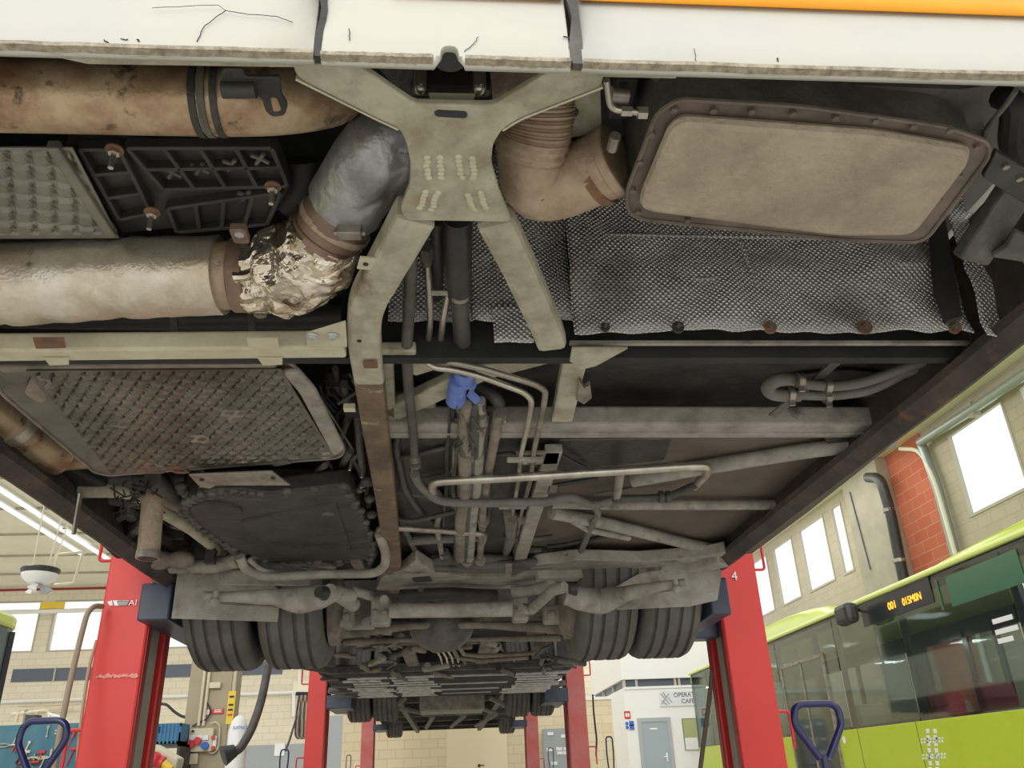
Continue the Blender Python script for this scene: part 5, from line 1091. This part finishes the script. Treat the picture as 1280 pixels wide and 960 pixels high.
for px in ((241, 922), (249, 922), (257, 922)): c = P(*px, y=ypl-.11); m = MB(); m.box(c-V((.04, .01, .03)), c+V((.04, .01, .03))); obj('switch_cover', m, plw, t)
c = P(241, 914, y=ypl-.11); m = MB(); m.box(c-V((.015, .01, .015)), c+V((.015, .01, .015))); obj('switch', m, ink, t)
t = thing('socket_box', (P(267, 935, y=ypl).x, ypl-.1, P(267, 937, y=ypl).z), 'narrow white box with two red sockets right of the socket board', 'socket')
pbox('box_body', ((264, 920), (269, 937)), .08, plw, par=t)
for py in (922, 935): c = P(266.5, py, y=ypl-.09); m = MB(); m.cyl(c+V((0, -.02, 0)), c+V((0, .02, 0)), .028, 12); obj('round_socket', m, plr, t)
tag(pbox('junction_box', ((262, 853), (275, 860)), .06, plc), 'small pale junction box high on the tan pillar', 'box')
tag(pbox('junction_box', ((234, 942), (246, 955)), .08, plc), 'cream box below the socket board', 'box')
tag(pbox('small_socket', ((228, 930), (234, 936)), .06, plc), 'small cream socket left of the socket board', 'socket')
t, x0, x1, z0, z1 = sign('warning_sign', ((265.5, 886), (279, 892)), ypl-.02, plr, 'small red warning sign on the tan pillar')
for k in (.3, .65): m = MB(); m.box((x0+.03, ypl-.024, z0+(z1-z0)*k), (x1-.03, ypl-.02, z0+(z1-z0)*k+.012)); obj('sign_text_line', m, plw, t)
c = P(260, 890, y=ypl-.01); m = MB(); m.cyl(c, c+V((0, .01, 0)), .05, 20); t = thing('round_sign', c-V((0, 0, .05)), 'round white prohibition sign left of the red warning sign', 'sign'); obj('sign_disc', m, plw, t)
m = MB(); q = [c+V((.045*math.cos(a*PI/8), -.004, .045*math.sin(a*PI/8))) for a in range(17)]; m.tube(q, .007, 6, 0); obj('sign_ring', m, plr, t)
m = MB(); m.tube([P(258, 877, y=ypl-.03), P(264, 888, y=ypl-.05), P(259, 899, y=ypl-.05), P(251, 902, y=ypl-.03), P(240, 908, y=ypl-.03)], .012, 6, .05); tag(obj('cable', m, ink), 'thin black cable curving over the tan pillar', 'cable')
m = MB(); m.tube([P(263, 905, y=ypl-.05), P(268, 902, y=ypl-.05), P(275, 906, y=ypl-.05), P(273, 935, y=ypl-.05), P(266, 943, y=ypl-.05), P(257, 938, y=ypl-.05)], .010, 6, .05); tag(obj('cable', m, plc), 'pale cable looping beside the narrow socket box', 'cable')
t, x0, x1, z0, z1 = sign('height_strip', ((286, 864), (291, 905)), ypl-.12, yel, 'tall narrow yellow sign with black marks beside the tan pillar')
for k in (.25, .4, .55, .8): m = MB(); m.box((x0+.02, ypl-.126, z0+(z1-z0)*k), (x1-.02, ypl-.12, z0+(z1-z0)*(k+.06))); obj('sign_mark', m, ink if k > .3 else plr, t)
# white bottle shaped cover
t = thing('gas_cylinder', (P(300, 940, y=12).x, 12, 0), 'white domed gas cylinder cover with blue print', 'cylinder')
c = P(300, 894, y=12); r = .125; m = MB(); m.revolve((c.x, 12, 0), [(.02, r*.95), (.05, r), (c.z-.2, r), (c.z-.08, r*.8), (c.z-.02, r*.45), (c.z, .02)], 28, 'z'); obj('cylinder_body', m, plw, t)
q = P(300, 909.5, y=12-r); text('cylinder_lettering', 'SUITNEL', .055, XZ(q.x, 12-r-.002, q.z, .9), inkb, t)
# black exhaust hose
m = MB(); m.tube([V((P(350, 690, y=10.).x, 10, 7.05)), P(348, 700, y=10.), P(336, 830, y=9.8), P(326, 880, y=9.6), P(313, 915, y=9.4), P(300, 936, y=9.3), P(292, 940, y=9.25)], .045, 14, .3)
eh = tag(obj('exhaust_hose', m, rubber), 'thick black extraction hose hanging down in front of the far left wall', 'hose')
a, b = P(294, 938, y=9.25), P(279, 945, y=9.2); m = MB(); m.cyl(a, b, .06, 20, .10); obj('hose_nozzle', m, black, eh, 'wide black rubber nozzle')
# blue crates
for k, (x0, x1, y0, y1) in enumerate(((188, 224, 905, 929),)):
    p, q = P(x0, y0, y=12.5), P(x1, y1, y=12.5); t = thing('blue_crate', ((p.x+q.x)/2, 12.6, q.z), ['wide blue slatted crate stacked behind the left column', 'narrow end of another blue crate next to the wide one'][k], 'crate')
    m = MB(); m.box((p.x, 12.5, q.z), (q.x, 12.9, q.z+.03)); m.box((p.x, 12.5, q.z), (q.x, 12.52, p.z-.12)); m.box((p.x, 12.88, q.z), (q.x, 12.9, p.z)); m.box((p.x, 12.5, p.z-.04), (q.x, 12.52, p.z)); m.box((p.x, 12.5, q.z), (p.x+.02, 12.9, p.z)); m.box((q.x-.02, 12.5, q.z), (q.x, 12.9, p.z)); obj('crate_body', m, blueb, t)
    n = 8 if k == 0 else 2
    for i in range(1, n): x = p.x+(q.x-p.x)*i/n; m = MB(); m.box((x-.012, 12.49, q.z), (x+.012, 12.51, p.z)); obj('crate_slat', m, blueb, t)
m = MB(); p, q = P(186, 931, y=12.4), P(222, 960, y=12.4); m.box((p.x, 12.4, 0), (q.x, 13, q.z-.25)); m.box((p.x, 12.4, p.z-.03), (q.x, 13, p.z)); m.box((q.x-.04, 12.4, 0), (q.x, 13, p.z)); tag(obj('crate_shelf', m, darkm), 'dark shelf rack carrying the blue crates', 'shelf')
# lift control box lying behind left column
t = thing('control_unit', (P(206, 950, y=7).x, 7, .2), 'tilted cream control box with a fat red plug behind the left column', 'control box')
m = MB(); p = [P(a, b, y=7) for a, b in ((190, 929), (223, 948), (215, 975), (180, 960))]; m.prism(p, (0, .18, 0)); obj('unit_body', m, plc, t, bev=.015)
m = MB(); a, b = P(192, 949, y=6.9), P(204, 954, y=6.9); m.cyl(a, b, .045, 16); m.cyl(a-V((0, .02, 0)), a.lerp(b, .3), .055, 16); obj('red_plug', m, plr, t); m = MB(); m.cyl(b, P(214, 962, y=6.9), .03, 12); obj('plug_tail', m, yel, t)
m = MB(); p = P(202, 959, y=7); m.box((p.x-.06, 6.95, 0), (p.x+.06, 7.15, p.z)); obj('unit_stand', m, greyb, t)
# --- tool board and ladders, left
yt = 11.
p, q = P(-30, 908, y=yt), P(100, 970, y=yt)
t = thing('tool_board', ((p.x+q.x)/2, yt, .0), 'blue perforated tool board with hanging tools behind the navy handle', 'tool board')
m = MB(); m.box((p.x, yt, .35), (q.x, yt+.05, p.z)); obj('board_panel', m, tealb, t); m = MB(); m.box((p.x, yt+.05, 0), (p.x+.06, yt+.12, p.z)); m.box((q.x-.06, yt+.05, 0), (q.x, yt+.12, p.z)); obj('board_leg', m, greyb, t)
random.seed(5)
TL = ['pliers', 'spanner', 'screwdriver', 'hammer']
for k in range(26):
    x, y = random.uniform(12, 94), random.uniform(914, 956); c = P(x, y, y=yt-.014); kind = TL[k % 4]; L_ = random.uniform(.10, .22); a = random.choice([0, 0, PI/2, .3]); d = V((math.sin(a), 0, math.cos(a))); s = V((d.z, 0, -d.x))
    m = MB()
    if kind == 'pliers': m.cyl(c, c+d*L_*.4, .012, 8); m.tube([c, c-d*L_*.3+s*.02, c-d*L_*.6+s*.015], .008, 6, .02); m.tube([c, c-d*L_*.3-s*.02, c-d*L_*.6-s*.015], .008, 6, .02)
    elif kind == 'spanner': m.beam([c-d*L_/2, c+d*L_/2], .014, .006, (0, 1, 0)); m.cyl(c+d*L_/2-V((0, .004, 0)), c+d*L_/2+V((0, .004, 0)), .018, 8); m.cyl(c-d*L_/2-V((0, .004, 0)), c-d*L_/2+V((0, .004, 0)), .016, 8)
    elif kind == 'screwdriver': m.cyl(c, c+d*L_*.5, .014, 8); m.cyl(c, c-d*L_*.6, .004, 6)
    else: m.cyl(c-d*L_*.6, c+d*L_*.3, .008, 8); m.box(c+d*L_*.3-V((.04, .012, .014)), c+d*L_*.3+V((.04, .012, .014)))
    tag(obj(kind, m, random.choice([steel, ink, plr, plc, steeld])), '%s hanging on the blue tool board' % {'pliers': 'pair of pliers', 'spanner': 'spanner', 'screwdriver': 'screwdriver', 'hammer': 'small hammer'}[kind], kind, 'tools on the blue tool board: '+kind)
m = MB(); p, q = P(-30, 962, y=yt-.5), P(100, 962, y=yt-.5); m.box((p.x, yt-.6, .62), (q.x, yt-.02, .68)); m.box((p.x, yt-.6, 0), (p.x+.06, yt-.05, .62)); m.box((q.x-.06, yt-.6, 0), (q.x, yt-.05, .62)); tag(obj('workbench', m, tealb), 'blue workbench below the tool board', 'workbench')
# rack with ladder above
t = thing('wall_rack', (P(45, 893, y=16).x, 16, 0), 'light tubular rack with a ladder behind the tool board', 'rack')
for a, b, c, d in ((15, 893, 62, 888), (24, 887, 18, 912), (33, 887, 28, 912), (46, 890, 46, 912), (60, 886, 61, 912), (18, 905, 84, 905)):
    m = MB(); m.cyl(P(a, b, y=16), P(c, d, y=16), .03, 8); obj('rack_tube', m, plc if a != 33 else steeld, t)
for a in (18, 60): p = P(a, 912, y=16); m = MB(); m.cyl((p.x, 16, 0), (p.x, 16, p.z), .03, 8); obj('rack_tube', m, plc, t)
t = thing('ladder', (P(70, 905, y=15.6).x, 15.6, 0), 'short white ladder lying sloped on the rack', 'ladder')
for o in (0, 8): m = MB(); m.cyl(P(60, 892+o, y=15.6), P(84, 899+o, y=15.6), .02, 8); obj('ladder_rail', m, plw, t)
for k in range(7): m = MB(); m.cyl(P(61+k*3.6, 892.5+k*1.05, y=15.6), P(61+k*3.6, 900+k*1.05, y=15.6), .013, 6); obj('ladder_rung', m, plw, t)
p, q = P(35, 894, y=15.9), P(48, 905, y=15.9); m = MB(); m.box((p.x, 15.8, q.z), (q.x, 16, p.z)); tag(obj('black_case', m, black, bev=.02), 'black case sitting on the tubular rack', 'case')
m = MB(); m.tube([P(198, 880, y=20), P(208, 880, y=20), P(218, 890, y=20), P(228, 896, y=20), P(236, 897, y=20)], .03, 8, .2); tag(obj('cable', m, ink), 'black cable drooping across the far wall left of the tan pillar', 'cable')
p, q = P(342, 931, y=yl-.1), P(381, 990, y=yl-.1); m = MB(); m.box((P(300, 931, y=yl-.1).x, yl-.12, 0), (q.x, yl-.01, p.z)); tag(obj('grey_wall_panel', m, greyb), 'grey panel along the foot of the far wall left of the second column', 'panel')
p = P(355, 940, y=yl-.2); m = MB(); m.box((p.x-.3, yl-.15, p.z-.1), (p.x-.0, yl-.125, p.z+.25)); tag(obj('notice', m, plw), 'white notice on the grey panel of the far wall', 'notice')
for px, py in (((367, 862), (367, 895)), ((374, 835), (374, 852))):
    a, b = P(*px, y=yl-.1), P(*py, y=yl-.1); m = MB(); m.cyl(a, b, .05, 8); tag(obj('wall_conduit', m, plw), 'white upright conduit %s on the far wall' % ('below' if px[1] > 850 else 'above')+' the junction box', 'pipe')
p, q = P(367, 852, y=yl-.1), P(388, 866, y=yl-.1); m = MB(); m.box((p.x, yl-.15, q.z), (q.x, yl-.01, p.z)); tag(obj('junction_box', m, ceilm), 'pale junction box on the far wall above the looped cables', 'box')
p, q = P(410, 895, y=yl-3), P(425, 990, y=yl-3); m = MB(); m.box((p.x, yl-3.1, 0), (q.x+.3, yl-2.8, p.z)); tag(obj('grey_wall_panel', m, greyb), 'upright grey panel right of the second red column', 'panel')
WS, SUNE, EXPO = 1.05, .5, .5
# ================================================================== GREEN BUS, right
X = 5.8; Y0, Y1 = 3.2, 20.3; XR = 8.35; ZS, ZT, ZR = 1.36, 2.78, 3.0
gb = thing('green_bus', (7.0, 11.5, 0), 'lime green city bus with dark windows parked along the right wall', 'bus')
m = MB(); m.box((X, 5.0+.5, .38), (X+.04, Y1, ZS)); m.box((X, Y0, .38), (X+.04, 4.0, ZS)); m.box((X, 4, 1.05), (X+.04, 5.5, ZS)); obj('lower_side_panel', m, lime, gb, 'lime green side panel', bev=.006)
for y in (5.9, 8.3, 10.6, 12.2, 15.2, 17.5):
    m = MB(); m.box((X-.001, y, .4), (X+.001, y+.012, ZS)); obj('panel_joint', m, ink, gb)
m = MB(); m.box((XR-.04, Y0, .38), (XR, Y1, ZS)); obj('far_side_panel', m, lime, gb)
m = MB(); m.box((X, Y0, .36), (XR, Y1, .42)); obj('bus_floor', m, seatm, gb)
m = MB(); m.box((X+.02, Y0, ZR-.06), (XR-.02, Y1, ZR)); obj('roof', m, lime, gb)
m = MB(); m.sweep([(X, Y0, ZR-.03), (X, Y1, ZR-.03)], [(.05*math.cos(a*PI/6), .035*math.sin(a*PI/6)) for a in range(12)], True); obj('roof_gutter', m, limel, gb, 'pale lime gutter along the roof')
m = MB(); m.box((X+.01, Y0, ZT), (X+.05, Y1, ZR-.02)); obj('window_top_band', m, bwin, gb, 'dark band above the windows')
m = MB(); m.box((X+.01, Y0, ZS-.04), (X+.05, Y1, ZS+.03)); obj('window_sill', m, bwin, gb)
m = MB(); m.box((XR-.05, Y0, ZT-.1), (XR-.01, Y1, ZR-.02)); obj('window_top_band', m, bwin, gb)
for yy in (Y0, 5.85, 8.05, 10.35, 12.25, 13.05, 14.65, 16.9, 18.9, Y1-.1):
    for xx in (X+.012, XR-.05): m = MB(); m.box((xx, yy, ZS), (xx+.04, yy+.12, ZT)); obj('window_pillar', m, bwin, gb)
ys = [Y0, 5.97, 8.17, 10.47, 12.37, 14.77, 17.02, 19.02, Y1]
for a, b in zip(ys, ys[1:]):
    m = MB(); m.box((X+.002, a+.02, ZS), (X+.008, b-.02, ZT+.1)); obj('side_window', m, gl, gb, 'dark tinted side window')
    m = MB(); m.box((XR-.008, a+.02, ZS), (XR-.002, b-.02, ZT-.1)); obj('far_window', m, glc, gb)
m = MB(); m.box((X, Y1-.05, .4), (XR, Y1, 1.1)); m.box((X, Y1-.05, 2.75), (XR, Y1, ZR)); obj('bus_front', m, lime, gb); m = MB(); m.box((X+.05, Y1-.03, 1.1), (XR-.05, Y1-.02, 2.75)); obj('windscreen', m, gls, gb)
m = MB(); m.box((X, Y0-.04, .4), (XR, Y0, ZR)); obj('bus_rear', m, lime, gb)
# roof pods
def pod(y0, y1, x0, h, lb):
    m = MB(); n = 10; rows = []
    for i in range(n+1):
        t = i/n; e = min(1, math.sin(PI*min(1, max(.0, t*1.0)))**.35) if 0 < t < 1 else .02
        y = y0+(y1-y0)*t; hh = h*e
        rows.append([m.b.verts.new((x0+(1.9)*u, y, ZR-.01+hh*v)) for u, v in ((0, 0), (.04, .45), (.10, .8), (.2, 1), (.8, 1), (.96, .6), (1, 0))])
    for a, b in zip(rows, rows[1:]):
        for j in range(6): m.face([a[j], b[j], b[j+1], a[j+1]], True)
    return obj('roof_fairing', m, lime, gb, lb)
pod(P(1036, 765, x=X+.2).y, 18.6, X+.12, .42, 'rounded lime roof fairing with bright highlights'); pod(Y0+.2, P(1132, 715, x=X+.1).y, X+.06, .24, 'long flat lime roof fairing')
# door
dy0, dy1 = P(1040, 880, x=X).y, P(985, 880, x=X).y
for y in (dy0, (dy0+dy1)/2, dy1): m = MB(); m.box((X-.03, y-.025, .4), (X, y+.025, 2.45)); obj('door_frame', m, steeld, gb, 'slim silver door frame')
m = MB(); m.box((X-.03, dy0, 2.42), (X, dy1, 2.47)); obj('door_frame', m, steeld, gb)
for a, b in ((dy0+.03, (dy0+dy1)/2-.03), ((dy0+dy1)/2+.03, dy1-.03)): m = MB(); m.box((X-.02, a, .45), (X-.012, b, 2.42)); obj('door_glass', m, gl, gb, 'tall dark door glass')
m = MB(); m.box((X-.005, dy0, .42), (X-.001, dy1, ZS)); obj('door_backing', m, bwin, gb)
# mirror
c = P(1058, 770, x=X-.25); m = MB(); m.box(c-V((.1, .22, .12)), c+V((.1, .2, .16))); mr = obj('side_mirror', m, black, gb, 'black rounded side mirror', bev=.07); m = MB(); m.tube([c, (X, c.y+.3, c.z+.15)], .02, 8, 0); obj('mirror_arm', m, black, mr)
# LED sign, posters, sticker, graphic
def YZ(c, s=1): return Matrix.Translation(c) @ Matrix.Rotation(-PI/2, 4, 'Z') @ Matrix.Rotation(PI/2, 4, 'X') @ Matrix.Diagonal((s, 1, 1, 1))
a, b = P(1098, 757, x=X), P(1158, 735, x=X); m = MB(); m.box((X-.008, b.y-.1, 2.62), (X-.002, a.y+.5, 2.93)); obj('destination_display', m, bwin, gb)
c = P(1115, 757, x=X-.012); text('display_digits', '001', .135, YZ((X-.012, c.y, c.z), 1.1), led, gb)
c = P(1139.5, 749, x=X-.012); text('display_digits', '015M0N', .13, YZ((X-.012, c.y, c.z), 1.0), led, gb)
for q in (((1180, 752), (1170, 722)), ((1190, 745), (1275, 695))):
    a, b = P(*q[0], x=X+.02), P(*q[1], x=X+.02); y0, y1 = sorted((a.y, b.y)); m = MB(); m.box((X-.008, y0, 2.50), (X+.0, y1, 2.84)); obj('green_header', m, mat('green_header_glass', (.05, .15, .08), .2), gb, 'dark green glossy panel')
a = P(1252, 785, x=X-.004)
for dz, w, hh in ((.08, .22, .05), (-.03, .26, .05), (-.12, .14, .05)): m = MB(); m.box((X-.006, a.y-w, a.z+dz-hh/2), (X-.003, a.y+.12, a.z+dz+hh/2)); obj('white_sticker', m, plw, gb)
for col in (1159, 1168):
    for r in range(8):
        py = 911+r*8; c = P(col+r*.6, py, x=X-.003)
        m = MB(); m.box((X-.004, c.y-.035, c.z-.05), (X-.001, c.y+.035, c.z+.0)); obj('dotted_graphic', m, plw, gb, 'white dotted hash shaped graphic')
for row in ((924, 1152, 1178), (928, 1152, 1178), (944, 1154, 1181), (948, 1154, 1181)):
    for k in range(8):
        c = P(row[1]+(row[2]-row[1])*k/7, row[0]-k*.2, x=X-.003); m = MB(); m.box((X-.004, c.y-.017, c.z-.012), (X-.001, c.y+.017, c.z+.012)); obj('dotted_graphic', m, plw, gb)
for y in (4.75, 14.0):
    m = MB(); m.revolve((X+.22, y, .5), [(-.15, .3), (-.15, .48), (.12, .5), (.14, .3)], 36); w = obj('bus_wheel', m, tyre, gb); m = MB(); m.revolve((X+.08, y, .5), [(-.02, .05), (0, .28), (.03, .28)], 28); obj('hub_cap', m, steeld, w)
m = MB()
for i in range(21): pass
pts = [(X-.004, 4.75+.72*math.cos(a*PI/20), .42+.72*math.sin(a*PI/20)) for a in range(21)]; m.prism(pts, (.008, 0, 0)); obj('wheel_arch', m, black, gb, 'black wheel arch')
c = P(1055, 925, x=X-.003); m = MB(); m.cyl(c, c+V((.006, 0, 0)), .05, 16); obj('round_cap', m, plw, gb)
# interior
for k, y in enumerate([4.4+i*1.05 for i in range(14)]):
    if abs(y-(dy0+dy1)/2) < .8: continue
    for x in (X+.35, X+1.75):
        m = MB(); q = [(y, .95), (y+.08, .98), (y+.12, 1.60), (y+.09, 1.72), (y+.03, 1.72), (y-.02, 1.55)]
        m.prism([(x, a, b) for a, b in q], (.42, 0, 0)); m.box((x, y-.42, .85), (x+.42, y+.05, .97)); m.box((x+.15, y-.3, .42), (x+.25, y-.1, .85)); obj('passenger_seat', m, seatr if k in (5, 6) and x < 7 else seatm, gb, 'passenger seat seen through the glass', bev=.03)
for y in (6, 9, 12, 15, 18):
    a = bpy.data.lights.new('bus_fill', 'AREA'); a.size = .5; a.energy = 16; ao = bpy.data.objects.new('bus_fill', a); C.objects.link(ao); ao.location = (7.1, y, 2.85)  # added fill to brighten the bus interior, no fixture modelled
for y in (6.5, 9.2, 12.8, 16): m = MB(); m.cyl((X+.9, y, .42), (X+.9, y, ZR-.06), .02, 8); obj('grab_pole', m, yel if y < 8 else steel, gb)
# ---------------- bus on the far left edge
yg = 8.0; p = P(25, 830, y=yg); xr = p.x; ya = 1.5
zt = P(14, 781, y=yg).z; zb_ = P(15, 935, y=yg).z
lb_ = thing('lime_bus', (xr-1.25, 4.7, 0), 'second lime green bus beside the tool board, its pale side glass showing', 'bus')
def hull(x0, x1, y0, y1, z0, z1, ins=0): return MB().prism([V((x0, y0, z0)), V((x1-ins, y0, z0)), V((x1-ins, y1-.3, z0)), V((x1-.05-ins, y1-.1, z0)), V((x1-.3, y1-ins, z0)), V((x0, y1-ins, z0))], (0, 0, z1-z0))
obj('lower_body', hull(xr-2.5, xr, ya, yg, .35, zb_), lime, lb_, bev=.03)
obj('side_glass', hull(xr-2.5, xr, ya, yg, zb_, zt-.1, .03), mat('pale_windscreen', (.34, .46, .44), .06, .3), lb_, 'pale reflecting glass')
obj('sun_band', hull(xr-2.5, xr, ya, yg, zt-.5, zt-.08, .02), mat('smoked_band', (.12, .15, .15), .3), lb_)
obj('roof', hull(xr-2.5, xr, ya, yg, zt-.08, zt+.04), limel, lb_, bev=.03)
m = MB(); m.tube([V((xr-.03, yg-.2, zb_)), V((xr-.03, yg-.2, zt-.1))], .03, 8, 0); obj('corner_post', m, ink, lb_)
for yy in (3.0, 6.4):
    m = MB(); m.revolve((xr-.16, yy, .5), [(-.14, .3), (-.14, .48), (.14, .5), (.16, .3)], 28); obj('bus_wheel', m, tyre, lb_)
# ================================================================== LIGHT
w = bpy.data.worlds.new('sky'); bpy.context.scene.world = w; w.use_nodes = True
bg = w.node_tree.nodes['Background']; bg.inputs[0].default_value = (1, .985, .95, 1); bg.inputs[1].default_value = WS
for k, (x, y, sx, sy, e) in enumerate(((-8.5, 19, .3, 8, 160), (-13, 19, .3, 8, 160), (-3.6, 23, .3, 4, 60), (8.2, 18, .3, 8, 60))):
    a = bpy.data.lights.new('ceiling_lamp', 'AREA'); a.shape = 'RECTANGLE'; a.size = sx; a.size_y = sy; a.energy = e; a.color = (1, .97, .9); ao = bpy.data.objects.new('ceiling_lamp', a); C.objects.link(ao); ao.location = (x, y, 6.8)
s = bpy.data.lights.new('sun', 'SUN'); s.energy = SUNE; s.angle = .35; s.color = (1, .97, .9); so = bpy.data.objects.new('sun', s); C.objects.link(so)
so.rotation_euler = V((.25, 1, -.42)).to_track_quat('-Z', 'Y').to_euler()
sc = bpy.context.scene
sc.view_settings.view_transform = 'Standard'; sc.view_settings.look = 'None'; sc.view_settings.exposure = EXPO; sc.view_settings.gamma = 1; sc.view_settings.use_curve_mapping = False
sc.cycles.max_bounces = 8; sc.cycles.diffuse_bounces = 4; sc.cycles.transparent_max_bounces = 12; sc.cycles.sample_clamp_indirect = 6
